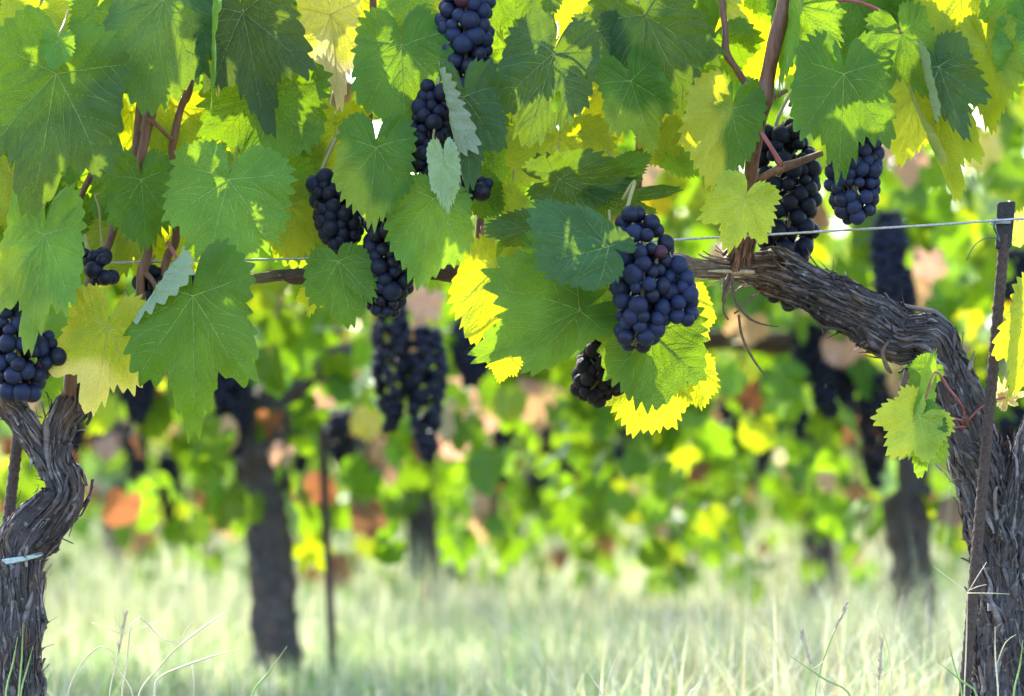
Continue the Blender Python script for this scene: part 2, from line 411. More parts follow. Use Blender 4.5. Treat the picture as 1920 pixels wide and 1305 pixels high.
def build_leaf(name, o, tint, vein, rng, size, hi=True):
    """mesh of one leaf in its own frame: x lateral, y to the tip, z the upper face; metres"""
    prof = Profile(o.get('shape', 'A'), rng, o.get('teeth', 38), o.get('amp', .075))
    nang = prof.teeth * (8 if hi else 4) + 1
    th = np.linspace(-math.pi * .995, math.pi * .995, nang)
    fr = np.array([.08, .16, .24, .32, .40, .48, .56, .64, .71, .78, .84, .90, .95, 1.0]) if hi else np.array([.3, .6, .85, 1.0])
    if o.get('holes'): fr = np.concatenate([np.linspace(.06, .96, 26), [1.0]])
    rs, re = prof.smooth(th), prof.edge(th)
    aa, bb = [np.zeros(1)], [np.zeros(1)]
    for f in fr:
        t = np.clip((f - .8) / .2, 0, 1); r = f * (rs * (1 - t) + re * t)
        aa.append(r * np.sin(th)); bb.append(r * np.cos(th))
    a, b = np.concatenate(aa), np.concatenate(bb)
    faces = []
    holes = o.get('holes', ())
    def hole(i):
        for (hx, hy, rx, ry) in holes:
            if ((a[i] - hx) / rx) ** 2 + ((b[i] - hy) / ry) ** 2 < 1: return True
        return False
    for j in range(nang - 1): faces.append((0, 1 + j + 1, 1 + j))
    for k in range(len(fr) - 1):
        o0, o1 = 1 + k * nang, 1 + (k + 1) * nang
        for j in range(nang - 1):
            q = (o0 + j, o0 + j + 1, o1 + j + 1, o1 + j)
            if holes and any(hole(i) for i in q): continue
            faces.append(q)
    V = leaf_map(a, b, o)
    lines = vein_lines(prof, rng) if hi else []
    if hi:
        dist = np.full(len(a), 9.0)
        for pts, w0, w1 in lines:
            for q in pts: dist = np.minimum(dist, np.hypot(a - q[0], b - q[1]))
        puff = (1 - np.exp(-(dist / .055) ** 2)) * np.clip((1.02 - np.sqrt(a * a + b * b) / np.maximum(prof.smooth(np.arctan2(a, b)), .05)) / .2, 0, 1)
        V = V + leaf_normals(a, b, o) * (puff * o.get('puff', .020))[:, None]
    rr = np.sqrt(a * a + b * b) / np.maximum(prof.smooth(np.arctan2(a, b)), .05)
    T = np.tile(np.array(tint, dtype=float), (len(a), 1))
    nz = np.array([mn.noise(Vector((x * 3.1 + o['ph'][0], y * 3.1, o['ph'][1]))) for x, y in zip(a, b)])
    if o.get('edge'):
        c, amt = o['edge']; T = mixn(T, c, np.clip((rr - .45 + nz * .35) / .55, 0, 1) * amt)
    if o.get('part'):                       # a differently coloured sector: (colour, angle of direction, start, amount)
        c, ang, st, amt = o['part']; s = a * math.cos(R(ang)) + b * math.sin(R(ang))
        T = mixn(T, c, np.clip((s - st + nz * .25) / .22, 0, 1) * amt)
    T *= (1 + .18 * nz)[:, None]
    allV, allT, allA, allB = [V], [T], [a], [b]
    if hi:
        n0 = len(a)
        for pts, w0, w1 in lines:
            pts = np.array(pts); m = len(pts)
            d = np.gradient(pts, axis=0); d /= np.linalg.norm(d, axis=1, keepdims=True) + 1e-9
            w = np.linspace(w0, w1, m) * (o.get('veinw', 1.0))
            pa = np.concatenate([pts[:, 0] + d[:, 1] * w * .5, pts[:, 0], pts[:, 0] - d[:, 1] * w * .5, pts[:, 0]])
            pb = np.concatenate([pts[:, 1] - d[:, 0] * w * .5, pts[:, 1], pts[:, 1] + d[:, 0] * w * .5, pts[:, 1]])
            nn = leaf_normals(pa, pb, o)
            off = np.concatenate([np.zeros(m), .35 * w + .0015, np.zeros(m), -.6 * w - .0015])
            vv = leaf_map(pa, pb, o) + nn * off[:, None]
            if holes:
                pass
            allV.append(vv); allT.append(np.tile(np.array(vein), (4 * m, 1))); allA.append(pa); allB.append(pb)
            for i in range(m - 1):
                for k in range(4):
                    k2 = (k + 1) % 4
                    faces.append((n0 + k * m + i, n0 + k2 * m + i, n0 + k2 * m + i + 1, n0 + k * m + i + 1)[::-1])
            n0 += 4 * m
    V = np.concatenate(allV) * size; T = np.concatenate(allT)
    UV = np.stack([np.concatenate(allA), np.concatenate(allB)], -1) * size + np.array([o['ph'][0], o['ph'][1]])
    return V, faces, UV, T

GRN = (0.038, 0.134, 0.010); DBL = (0.015, 0.068, 0.020); LGT = (0.078, 0.215, 0.026); YGR = (0.19, 0.29, 0.022)
YEL = (0.42, 0.36, 0.04); TAN = (0.42, 0.27, 0.15); ORA = (0.23, 0.095, 0.045); BRN = (0.20, 0.10, 0.05); PNK = (0.46, 0.28, 0.22)
VEIN = (0.36, 0.44, 0.17)

def leaf_basis(J, T, roll):
    B = (T - J).normalized(); cd = Vector((0, -1, 0))
    n = cd - B * cd.dot(B)
    if n.length < .05: n = Vector((0, 0, 1)) - B * B.z
    n.normalize(); n = Matrix.Rotation(R(roll), 3, B) @ n
    A = B.cross(n)
    return Matrix((A, B, n)).transposed()

def add_leaf(parent, root, J, T, roll=0, tint=GRN, rng=None, label=None, stalk=None, hi=True, vein=VEIN, **o):
    size = (T - J).length
    o['ph'] = tuple(rng.uniform(0, 6.28) for _ in range(3))
    if vein is VEIN: vein = tuple(.72 * v + 1.0 * t for v, t in zip(VEIN, tint))
    V, faces, UV, C = build_leaf("leaf", o, tint, vein, rng, size, hi)
    me = mesh_from("leaf", V, faces, M_LEAF, UV, C)
    lf = bpy.data.objects.new("leaf", me)
    M = leaf_basis(J, T, roll).to_4x4(); M.translation = J - root
    link(lf, parent); lf.matrix_basis = M
    if label: lf["label"] = label
    if stalk is not None:
        pts, mat, r = stalk
        Mi = M.inverted()
        pl = [Mi @ (Vector(p) - root) for p in [J] + list(pts)]
        V, Fc, U = tube(pl, [r * .9] + [r] * (len(pl) - 2) + [r * 1.25], 7, .004)
        pm = mesh_from("petiole", V, Fc, mat, U)
        link(bpy.data.objects.new("petiole", pm), lf)
    return lf

# ------------------------------------------------------------------ bark
def trunk_mesh(name, chains, root, seed=0, seg=72, step=0.004, strips=300, rough=1.0):
    """chains: list of (points, radii, tints); one mesh with ridged, peeling bark"""
    rng = random.Random(seed); V, Fc, UV, C = [], [], [], []
    for ci, (pts, rad, tin) in enumerate(chains):
        vals = [(r, *t) for r, t in zip(rad, tin)]
        path, val = catmull(pts, vals, step); T, U = frames(path)
        base = len(V); s = 0; S = []; n = len(path)
        def surf(i, ang, lift=0.0):
            p, t, u = path[i], T[i], U[i]; w = t.cross(u); r = val[i][0]; ss = S[i]
            tw = ang + ss * 3.0 + ci + .7 * mn.noise(Vector((math.cos(ang) * .8, math.sin(ang) * .8, ss * 26 + seed * 5)))
            q = Vector((math.cos(tw) * 2.2, math.sin(tw) * 2.2, ss * 9 + seed))
            big = mn.noise(q * .55) * .34 + max(0, mn.noise(Vector((math.cos(ang) * 1.6, math.sin(ang) * 1.6, ss * 24 + seed * 9)))) * .75 + mn.noise(Vector((math.cos(ang), math.sin(ang), ss * 22 + seed * 3))) * .12
            q2 = Vector((math.cos(tw) * 7, math.sin(tw) * 7, ss * 16 + seed))
            f = 1 - abs(mn.noise(q2)) * 2
            q3 = Vector((math.cos(tw) * 17, math.sin(tw) * 17, ss * 40 + seed))
            f3 = 1 - abs(mn.noise(q3)) * 2
            rr = r * (1 + big * .6 * rough) + rough * min(r, .03) * (.15 * f + .10 * f3 + .05 * mn.noise(Vector((math.cos(ang) * 22, math.sin(ang) * 22, ss * 190)))) + lift
            return p + (u * math.cos(ang) + w * math.sin(ang)) * rr
        for i in range(n):
            if i: s += (path[i] - path[i - 1]).length
            S.append(s)
        for i in range(n):
            for j in range(seg):
                a = 2 * math.pi * j / seg
                V.append(tuple(surf(i, a))); UV.append((a * max(val[i][0], .012), S[i] + ci * 3.3)); C.append(val[i][1:4])
        for i in range(n - 1):
            for j in range(seg):
                k = (j + 1) % seg
                Fc.append((base + i * seg + j, base + i * seg + k, base + (i + 1) * seg + k, base + (i + 1) * seg + j))
        Fc.append(tuple(base + j for j in range(seg))[::-1]); Fc.append(tuple(base + (n - 1) * seg + j for j in range(seg)))
        total = S[-1]; ns = int(strips * total)
        for _ in range(ns):
            i0 = rng.randrange(0, max(1, n - 6)); ln = rng.uniform(.010, .060); a = rng.uniform(0, 6.283)
            r = val[i0][0]
            if r < .009: continue
            w = rng.choice((.0004, .0006, .0009, .0013, .002, .003)); dr = rng.gauss(0, 1.5) - 2.4
            pk = rng.random(); l0 = rng.uniform(.0, .0025)
            le = rng.uniform(.004, .018) if pk < .22 else rng.uniform(.0, .003)
            ls = rng.uniform(.003, .010) if rng.random() < .08 else 0
            m = max(3, int(ln / .007)); b0 = len(V); shade = rng.choice((.5, .75, 1.0, 1.3, 1.8, 2.6)); cnt = 0
            curl = rng.uniform(-1, 1) * (.6 if pk < .22 else .15)
            for k in range(m + 1):
                t = k / m; i = i0 + int(ln * t / step)
                if i >= n: break
                aa = a + dr * (S[i] - S[i0]) + curl * t * t
                lift = l0 * math.sin(math.pi * t) + le * t ** 3 + ls * (1 - t) ** 3
                ww = w * (math.sin(math.pi * min(1, .12 + t * .8)) * .8 + .2) / r
                pl, pm, pr = surf(i, aa - ww, lift - .0002), surf(i, aa, lift + w * .45), surf(i, aa + ww, lift - .0002)
                pd = surf(i, aa, lift - w * .3)
                for p in (pl, pm, pr, pd):
                    V.append(tuple(p)); UV.append((a * r + seed, S[i])); C.append(tuple(c * shade for c in val[i][1:4]))
                cnt += 1
            for k in range(cnt - 1):
                for x in range(4):
                    y = (x + 1) % 4
                    Fc.append((b0 + k * 4 + x, b0 + k * 4 + y, b0 + k * 4 + 4 + y, b0 + k * 4 + 4 + x))
    return mesh_from(name, local(V, root), Fc, M_BARK, UV, C)

# ------------------------------------------------------------------ grapes
def berry_mesh(name, mat, sub, shriv, seed):
    import bmesh
    bm = bmesh.new(); bmesh.ops.create_icosphere(bm, subdivisions=sub, radius=1.0)
    rng = random.Random(seed); sq = rng.uniform(.96, 1.06); off = Vector((seed * 3.3, 0, 0))
    for v in bm.verts:
        c = v.co.copy(); k = 1.0
        k += .02 * mn.noise(c * 1.2 + off)
        if shriv:
            k += -shriv * (1 - abs(mn.noise(c * 1.9 + off)) * 2) * .5 + shriv * .3 * mn.noise(c * 4 + off)
        v.co = Vector((c.x * k, c.y * k, c.z * k * sq))
        if c.z < -.93 and sub > 2: v.co *= .985
    me = bpy.data.meshes.new(name); bm.to_mesh(me); bm.free()
    me.polygons.foreach_set("use_smooth", np.ones(len(me.polygons), dtype=bool)); me.materials.append(mat)
    return me

UNIT = {}
def berry_variants(kind):
    if kind not in UNIT:
        mat = {'ripe': M_GRAPE, 'dark': M_GRAPE_DARK, 'raisin': M_RAISIN}[kind]
        sh = {'ripe': (0, 0, 0, .05, .0), 'dark': (0, 0, .08, .0), 'raisin': (.18, .24, .14, .2)}[kind]
        UNIT[kind] = [berry_mesh("grape", mat, 3, s, i + 1) for i, s in enumerate(sh)]
        if kind == 'ripe': UNIT['red'] = [berry_mesh("grape", M_GRAPE_RED, 3, 0, 21)]; UNIT['wrinkled'] = [berry_mesh("grape", mat, 3, .16, 11), berry_mesh("grape", mat, 3, .12, 12)]
    return UNIT[kind]

def pack(line, r, rng, limit, depth_scale=1.0, tries=14000, near=1.32):
    """line: list of (Vector, radius). dart throwing, outer shell first"""
    L = [0]
    for i in range(1, len(line)): L.append(L[-1] + (line[i][0] - line[i - 1][0]).length)
    pts = []
    for k in range(tries):
        t = rng.random() * L[-1]; i = 0
        while i < len(L) - 2 and t > L[i + 1]: i += 1
        f = (t - L[i]) / max(L[i + 1] - L[i], 1e-6)
        c = line[i][0].lerp(line[i + 1][0], f); rad = line[i][1] * (1 - f) + line[i + 1][1] * f
        rad = max(rad - r * .8, 0)
        ang = rng.uniform(0, 2 * math.pi); rho = 1.0 - .12 * rng.random() if k < tries * .6 else math.sqrt(rng.random())
        tang = (line[i + 1][0] - line[i][0]).normalized()
        u = tang.cross(Vector((0, 1, 0))).normalized(); w = tang.cross(u)
        p = c + (u * math.cos(ang) + w * math.sin(ang) * depth_scale) * rad * rho
        rb = r * rng.choice((.70, .84, .94, 1.0, 1.06, 1.16))
        nr = near if k < tries * .6 else near - .12
        if all((p - q).length > nr * .5 * (rb + s) for q, s in pts):
            pts.append((p, rb))
            if len(pts) >= limit: break
    return pts

def grape_bunch(lines, bpx, d, kind, label, seed, wrinkled=0.0, limit=98, stalk=None):
    rng = random.Random(seed); vs = berry_variants(kind)
    top = at(lines[0][0][0], lines[0][0][1], D0 + d)
    root = empty("grape_bunch", top, label, "grape bunch", "ripe grape bunches on the front row of vines")
    r = bpx * D0 / F; allp = []
    lens = [sum(math.dist(l[i][:2], l[i + 1][:2]) * (l[i][2] + l[i + 1][2]) for i in range(len(l) - 1)) for l in lines]
    for l, ln in zip(lines, lens):
        line = [(at(x, y, D0 + d), w * D0 / F) for x, y, w in l]
        allp += pack(line, r, rng, max(4, int(limit * ln / sum(lens))))
    for p, rb in allp:
        me = rng.choice(UNIT['wrinkled']) if kind == 'ripe' and rng.random() < wrinkled else rng.choice(vs)
        if kind == 'ripe' and rng.random() < .03: me = UNIT['red'][0]
        o = bpy.data.objects.new("grape", me); link(o, root, p - top)
        o.scale = (rb, rb, rb * rng.uniform(.98, 1.08)); o.rotation_euler = (rng.uniform(-.5, .5), rng.uniform(-.5, .5), rng.uniform(0, 6.28))
    # stalk with short pedicels to the berries
    parts = []
    for l in lines:
        pts = [at(x, y, D0 + d) for x, y, w in l]
        if l is lines[0] and stalk: pts = [at(x, y, D0 + d + .02) for x, y in stalk] + pts
        parts.append(tube(pts, [.0022] * (len(pts) - 1) + [.001], 6, .01))
    for p, rb in allp[::2]:
        c = min((at(x, y, D0 + d) for l in lines for x, y, w in l), key=lambda q: (q - p).length)
        q = c.lerp(p, .2); parts.append(tube([q, q.lerp(p, .6), p], [.0009] * 3, 4, .02, 0, False))
    V, Fc, UV = join(parts)
    link(bpy.data.objects.new("stalk", mesh_from("stalk", local(V, top), Fc, M_PETIOLE_G, UV)), root)
    return root

# ------------------------------------------------------------------ GROUND
GS = 220
me = mesh_from("ground", [(-GS, -GS, 0), (GS, -GS, 0), (GS, GS, 0), (-GS, GS, 0)], [(0, 1, 2, 3)], M_GROUND, smooth=False)
tag(link(bpy.data.objects.new("ground", me)), kind="structure")

# ------------------------------------------------------------------ FRONT ROW: the right vine and the left vine
px = lambda n, d=D0: n * d / F
GY = (0.062, 0.056, 0.060); DK = (0.042, 0.036, 0.039); BR = (0.075, 0.048, 0.034); TN = (0.17, 0.125, 0.09)
rootR = at(1890, 0, D0); rootR.z = 0
vineR = empty("grapevine", rootR, "gnarled grapevine with the thick grey trunk beside the rusty stake and a long arm", "grapevine", "grapevines of the front row")
rootL = at(35, 0, D0); rootL.z = 0
vineL = empty("grapevine", rootL, "grapevine with slim forked trunk bound by a pale plastic tie", "grapevine", "grapevines of the front row")

def chain(spec):
    return ([at(x, y, D0 + d) for x, y, r, d, c in spec], [px(r) for x, y, r, d, c in spec], [c for x, y, r, d, c in spec])

chR = [chain([(1895, 1580, 60, 0, DK), (1892, 1440, 55, 0, GY), (1890, 1300, 51, 0, GY), (1889, 1180, 50, 0, GY), (1885, 1080, 48, 0, GY), (1872, 990, 47, 0, GY), (1850, 920, 40, 0, GY),
              (1830, 850, 39, 0, GY), (1808, 780, 40, 0, GY), (1784, 715, 38, 0, GY), (1766, 676, 39, 0, GY), (1742, 640, 46, 0, GY), (1712, 632, 34, 0, DK), (1685, 634, 39, 0, DK), (1645, 606, 41, .0, DK), (1600, 580, 33, 0, DK),
              (1550, 556, 32, .0, DK), (1492, 527, 31, 0, DK), (1450, 510, 31, 0, BR), (1422, 506, 25, 0, BR), (1400, 506, 16, 0, TN), (1350, 504, 13, 0, TN), (1300, 500, 14, 0, TN), (1262, 488, 13, .0, TN), (1180, 490, 12, .03, TN),
              (1050, 505, 12, .05, TN), (900, 515, 12, .05, BR), (760, 505, 13, .03, BR), (640, 505, 11, .0, BR), (560, 518, 13, 0, BR), (530, 516, 8.5, 0, BR), (490, 521, 7.5, 0, TN), (430, 527, 6.5, 0.02, TN)]),
       chain([(1886, 1060, 34, -.006, GY), (1903, 975, 33, -.012, GY), (1926, 895, 31, -.016, GY), (1958, 800, 30, -.01, GY), (2010, 700, 28, 0, GY), (2100, 600, 24, 0, GY)]),
       chain([(1377, 515, 12, .004, (.10, .05, .034)), (1383, 496, 20, -.002, (.10, .05, .034)), (1389, 476, 17, -.010, (.11, .052, .034)), (1394, 458, 13, -.017, (.11, .05, .034)), (1397, 440, 11, -.02, (.12, .05, .034)), (1399, 428, 10, -.022, (.12, .05, .034))])]
link(bpy.data.objects.new("trunk", trunk_mesh("trunk", chR, rootR, 3, 96, .003, 1900, 1.0)), vineR)
chL = [chain([(28, 1580, 48, 0, DK), (30, 1440, 42, 0, GY), (30, 1300, 37, 0, GY), (31, 1190, 38, 0, DK), (33, 1130, 33, 0, GY), (33, 1060, 33, 0, GY), (40, 1022, 36, 0, GY), (66, 985, 37, 0, DK), (108, 943, 31, 0, DK),
              (120, 914, 26, 0, DK), (104, 866, 22, 0, GY), (106, 820, 21, 0, GY), (118, 785, 21, 0, GY), (136, 758, 26, 0, DK), (140, 738, 17, 0, BR), (134, 715, 11, 0, BR)]),
       chain([(98, 895, 16, 0, GY), (86, 860, 20, 0, GY), (66, 825, 19, 0, GY), (40, 785, 18, 0, GY), (16, 752, 20, 0, BR), (-10, 715, 17, 0, BR), (-90, 640, 14, 0, BR)])]
link(bpy.data.objects.new("trunk", trunk_mesh("trunk", chL, rootL, 8, 84, .003, 1700, 1.0)), vineL)

# canes
def cane(vine, root, pts, seed, knots=()):
    P = [at(x, y, D0 + d) for x, y, r, d in pts]; rr = [px(r) for x, y, r, d in pts]
    return tube_part("cane", P, rr, M_CANE, vine, root, 12, .005, .10, knots, seed)
cane(vineR, rootR, [(1394, 466, 11, -.018), (1397, 440, 12, -.022), (1402, 400, 11, -.03), (1408, 320, 13, -.06), (1420, 240, 14, -.08), (1431, 184, 19, -.09), (1438, 150, 14, -.09), (1455, 70, 14, -.10), (1475, -20, 13, -.09), (1520, -300, 11, 0), (1560, -700, 8, .02)], 1)
cane(vineR, rootR, [(1431, 190, 9, -.05), (1400, 158, 7, -.055), (1378, 125, 6, -.06), (1361, 98, 8, -.06), (1360, 60, 6, -.06), (1352, -20, 6, -.05), (1345, -200, 5, -.02)], 2)
cane(vineR, rootR, [(1431, 182, 8, -.06), (1452, 180, 6, -.06), (1475, 170, 4, -.05)], 22)
cane(vineR, rootR, [(1205, 470, 10, .05), (1195, 400, 8, .06), (1197, 330, 8, .06), (1199, 270, 8, .05), (1205, 100, 8, .05), (1215, -300, 7, .02)], 3)
cane(vineR, rootR, [(905, 500, 10, .06), (900, 420, 8, .06), (930, 200, 7, .08), (985, 10, 8, .05), (1000, -300, 7, .02)], 4)
cane(vineR, rootR, [(640, 495, 10, .03), (660, 420, 8, .06), (690, 240, 7, .05), (700, 60, 7, .06), (690, -300, 7, .02)], 5)
cane(vineL, rootL, [(134, 745, 14, -.005), (132, 710, 12, -.01), (140, 650, 10, -.01), (156, 580, 9, -.02), (165, 540, 9, -.02), (180, 500, 9, -.02), (205, 455, 8, -.02), (225, 380, 7, 0.0), (250, 300, 7, 0.0), (262, 200, 7, .02), (300, -200, 6, .05)], 6)
cane(vineL, rootL, [(264, 575, 8, -.02), (263, 520, 8, -.025), (268, 505, 11, -.025), (278, 465, 8, -.025), (262, 400, 7, -.02), (260, 330, 9, -.04), (272, 260, 9, -.045), (279, 222, 12, -.045), (289, 190, 9, -.045), (305, 120, 8, -.02), (325, -100, 7, 0)], 7)
cane(vineL, rootL, [(300, 540, 7, .0), (315, 480, 8, .0), (330, 440, 8, 0.0), (322, 300, 7, -.02), (327, 255, 8, -.03), (340, 200, 7, -.03), (352, 174, 9, -.03), (366, 90, 7, -.01), (368, 10, 8, -.02), (375, -200, 6, 0)], 8)
cane(vineL, rootL, [(268, 508, 7, -.025), (285, 525, 5, -.03), (294, 545, 5, -.03), (291, 580, 4, -.03)], 9)
cane(vineL, rootL, [(130, 405, 8, .03), (160, 350, 6, .03), (205, 255, 6, .04), (225, 180, 6, .04), (260, 0, 6, .06)], 10)
cane(vineL, rootL, [(8, 735, 14, .0), (0, 640, 9, -.02), (-10, 500, 8, .0), (-20, 200, 8, .02), (-10, -300, 7, .02)], 11)
cane(vineL, rootL, [(279, 222, 5, -.05), (300, 240, 4, -.05), (318, 258, 4, -.04), (326, 258, 5, -.03)], 12)

tube_part("petiole", [at(x, y, D0 + d) for x, y, d in ((1412, 232, -.09), (1428, 250, -.10), (1448, 280, -.10), (1466, 312, -.09))], [px(4), px(4), px(4), px(5)], M_PETIOLE, vineR, rootR, 8, .005)
cane(vineR, rootR, [(1425, 336, 7, -.07), (1450, 322, 7, -.085), (1468, 314, 9, -.088), (1500, 303, 7, -.08), (1540, 288, 6, -.06)], 31)
# dry tendrils hanging below the arm
for k, pts in enumerate([[(1374, 520, 3, -.03), (1362, 550, 3, -.04), (1356, 580, 2, -.04), (1366, 600, 1.5, -.04)], [(1374, 522, 3, -.03), (1376, 555, 3, -.04), (1390, 580, 3, -.05), (1410, 600, 2.5, -.05), (1440, 610, 1.5, -.05), (1462, 612, 1, -.05)],
        [(1420, 553, 2, -.04), (1402, 562, 2, -.05), (1388, 580, 2, -.05), (1376, 588, 1.5, -.05)], [(1385, 590, 2.5, -.05), (1390, 625, 2.5, -.05), (1402, 655, 2.5, -.05), (1420, 685, 2, -.05), (1440, 710, 1.2, -.05)], [(1368, 515, 5, -.02), (1362, 530, 6, -.03), (1357, 552, 3, -.03), (1354, 566, 1, -.03)],
        [(1700, 700, 5, -.04), (1690, 730, 5, -.05), (1682, 760, 3, -.05), (1676, 775, 2, -.05)], [(1664, 642, 3, -.045), (1655, 662, 4, -.06), (1664, 690, 5, -.06), (1672, 700, 3, -.06)], [(1712, 720, 2, -.045), (1695, 722, 2, -.05), (1686, 735, 2, -.05)]]):
    tube_part("tendril", [at(x, y, D0 + d) for x, y, r, d in pts], [px(r) for x, y, r, d in pts], M_TENDRIL, vineR, rootR, 6, .004)
tube_part("tendril", [at(x, y, D0 - .05) for x, y in ((190, 470), (189, 430), (186, 390), (178, 366), (190, 362))], [.0012] * 4 + [.0008], M_PETIOLE_G, vineL, rootL, 6, .004)
tube_part("tendril", [at(x, y, D0 - .03) for x, y in ((92, 440), (100, 395), (118, 376), (135, 385), (138, 405))], [.0016] * 5, M_PETIOLE, vineL, rootL, 6, .004)
# young shoot at the trunk of the right vine
shoot_pts = [(1812, 800, -.028), (1808, 790, -.045), (1810, 780, -.05)]
tube_part("shoot", [at(x, y, D0 + d) for x, y, d in shoot_pts], [.004, .0036, .003], M_TENDRIL, vineR, rootR, 8, .003, .3)

# ---- hero leaves: vine, J, T, dJ, dT, roll, tint, options
LR = random.Random(41)
def hero(v, J, T, dJ, dT, roll=0, tint=GRN, label=None, stalk=None, **o):
    vine, root = (vineL, rootL) if v == 'L' else (vineR, rootR)
    st = None
    Jw = at(J[0], J[1], D0 + dJ)
    if stalk is None:
        up = Jw + Vector((LR.uniform(-.012, .012), .03, .022)); st = ([Jw + Vector((0, .012, .010)), up, up + Vector((0, .035, .02))], M_PETIOLE_G, .0011)
    elif stalk:
        mat = M_PETIOLE if stalk[0] == 'r' else M_PETIOLE_G
        st = ([at(x, y, D0 + d) for x, y, d in stalk[1]], mat, stalk[2] if len(stalk) > 2 else .0014)
    add_leaf(vine, root, Jw, at(T[0], T[1], D0 + dT), roll, tint, LR, label, st, True, **o)

hero('L', (105, 139), (55, 392), -.16, -.17, -6, (.052, .155, .012), "large dark blue-green leaf, soft from wind, spread across the left canopy", W=.70, shape='B', part=(DBL, 130, .05, .95), cup=.10, wave=.05, droop=.25)
hero('L', (307, -2), (268, 196), -.10, -.13, 5, (.036, .118, .030), W=.66, shape='A', cup=-.15, droop=.5, wave=.07, folds=[(.45, .3, 20, 75, .12)])
hero('L', (455, 22), (506, 232), -.08, -.10, -14, (.011, .046, .016), "dark green pointed leaf hanging at the top beside a pale folded edge", W=.62, shape='B', vee=(8, 18), droop=.2, wave=.04)
hero('L', (500, 168), (482, 330), -.045, -.05, 0, GRN, W=.95, shape='A', cup=.15, wave=.06)
hero('L', (428, 337), (396, 497), -.105, -.12, 4, LGT, "broad light green leaf with brown flecks and pale spray marks", W=.92, shape='A', cup=-.12, wave=.045, droop=.2)
hero('L', (265, 337), (272, 468), -.06, -.06, 0, GRN, W=.68, shape='A', cup=.2, wave=.06)
hero('L', (83, 440), (54, 656), -.12, -.14, 8, LGT, W=.50, shape='B', cup=.12, wave=.05, part=(YGR, 60, .3, .5))
hero('L', (202, 614), (169, 774), -.09, -.085, -5, YGR, "yellowing leaf with cream lower half and a small dark hole", W=.72, shape='B', cup=.08, wave=.05, part=((.62, .50, .16), 90, .38, .9), edge=(YEL, .5), vein=(.42, .42, .2))
hero('L', (362, 555), (357, 802), -.14, -.15, 6, GRN, "large hanging green leaf with its pale underside folded over along one edge", W=.66, shape='B', vee=(0, 6), wave=.035, cup=.06, droop=.15, folds=[(.31, 0, -33, 160, .02)], stalk=('r', [(352, 525, -.12), (335, 490, -.08), (315, 455, -.03)], .0019))
hero('R', (634, 490), (659, 612), -.09, -.095, -8, GRN, W=.78, shape='D', wave=.05, cup=.15)
hero('R', (753, 86), (765, 252), -.08, -.10, 3, GRN, W=.68, shape='A', wave=.05, cup=.18, droop=.2)
hero('R', (775, -8), (772, 78), -.045, -.05, 5, GRN, W=.95, shape='A', wave=.05, part=(YGR, 200, .2, .7))
hero('R', (705, 277), (697, 423), -.12, -.13, 4, GRN, "green heart-shaped leaf hanging over two bunches of grapes", W=.66, shape='A', wave=.04, cup=.10, part=(YGR, 45, .35, .6))
hero('R', (812, 372), (792, 533), -.115, -.12, -6, LGT, W=.70, shape='D', wave=.05, cup=.10, droop=.2)
hero('R', (869, 182), (880, 345), -.155, -.15, -16, DBL, "blue-green leaf twisted lengthwise, one side rolled back to show its whitish underside", W=.62, shape='B', wave=.03, cup=.1, folds=[(.17, .1, 8, 165, .045)])
hero('R', (832, 300), (840, 396), -.17, -.172, 165, LGT, W=.42, shape='A', wave=.06, cup=.3)
hero('R', (1038, 100), (985, 272), -.12, -.13, 2, DBL, "round dark green leaf pierced by one small slit-shaped hole", W=.66, shape='A', cup=-.08, wave=.04, droop=.2, holes=[(-.26, .47, .04, .10)])
hero('R', (1050, 262), (1052, 372), -.02, -.02, 0, YGR, W=1.25, shape='A', wave=.06)
hero('R', (1183, 152), (1228, 280), -.08, -.09, 0, GRN, W=.70, shape='B', vee=(20, 30), wave=.03, part=(YGR, 80, .3, .6))  # part: sunlit yellow patch in the middle, painted into the tint
hero('R', (1208, 28), (1317, 235), -.06, -.08, 22, DBL, "long blue-green leaf slanting down from the top edge", W=.58, shape='B', wave=.04, cup=.1)
hero('R', (1370, 204), (1331, 349), -.10, -.10, 2, GRN, "half yellow, half green leaf glowing in the sun left of the brown cane", W=.70, Wn=.56, shape='A', wave=.05, cup=.12, part=((.34, .36, .03), 25, .05, .9), stalk=False)  # part: the half lit yellow by the sun is painted into the leaf colour
hero('R', (1397, 371), (1362, 468), -.13, -.13, 2, (.24, .36, .035), "small bright yellow-green leaf hanging in front of the wire", W=.85, shape='B', wave=.05, cup=-.1, vein=(.4, .45, .15))
hero('R', (1582, 139), (1581, 325), -.15, -.16, -2, GRN, "wide three-lobed green leaf covering the tops of two grape bunches", W=.70, shape='B', wave=.035, cup=.08, droop=.15)
hero('R', (1499, 10), (1572, 92), -.07, -.075, 0, LGT, W=.70, shape='A', wave=.05, stalk=('r', [(1540, -15, -.06), (1580, -30, -.05)]))
hero('R', (1482, -25), (1468, 180), -.10, -.10, 70, LGT, W=.5, shape='A', wave=.05, cup=.1)
hero('R', (1690, 62), (1736, 187), -.11, -.12, 0, GRN, "small green leaf on a curved red stalk near the top", W=.62, shape='B', wave=.05, cup=.12, stalk=('r', [(1672, 36, -.10), (1640, 15, -.08), (1600, 2, -.07), (1560, 0, -.06)], .0019))
hero('R', (1760, 125), (1809, 258), -.13, -.13, -10, DBL, "dark green leaf overlapping a sunlit yellow one", W=.72, shape='B', wave=.05, folds=[(.22, .2, -8, 100, .05)], cup=.1)
hero('R', (1757, 200), (1793, 368), -.08, -.08, 12, YGR, "bright yellow-green pointed leaf with a white curled edge", W=.52, shape='B', wave=.05, cup=.2, folds=[(.16, .2, 10, 120, .03)])
hero('R', (1720, 170), (1684, 318), .04, .03, 5, (.30, .38, .03), W=.62, shape='B', wave=.06)
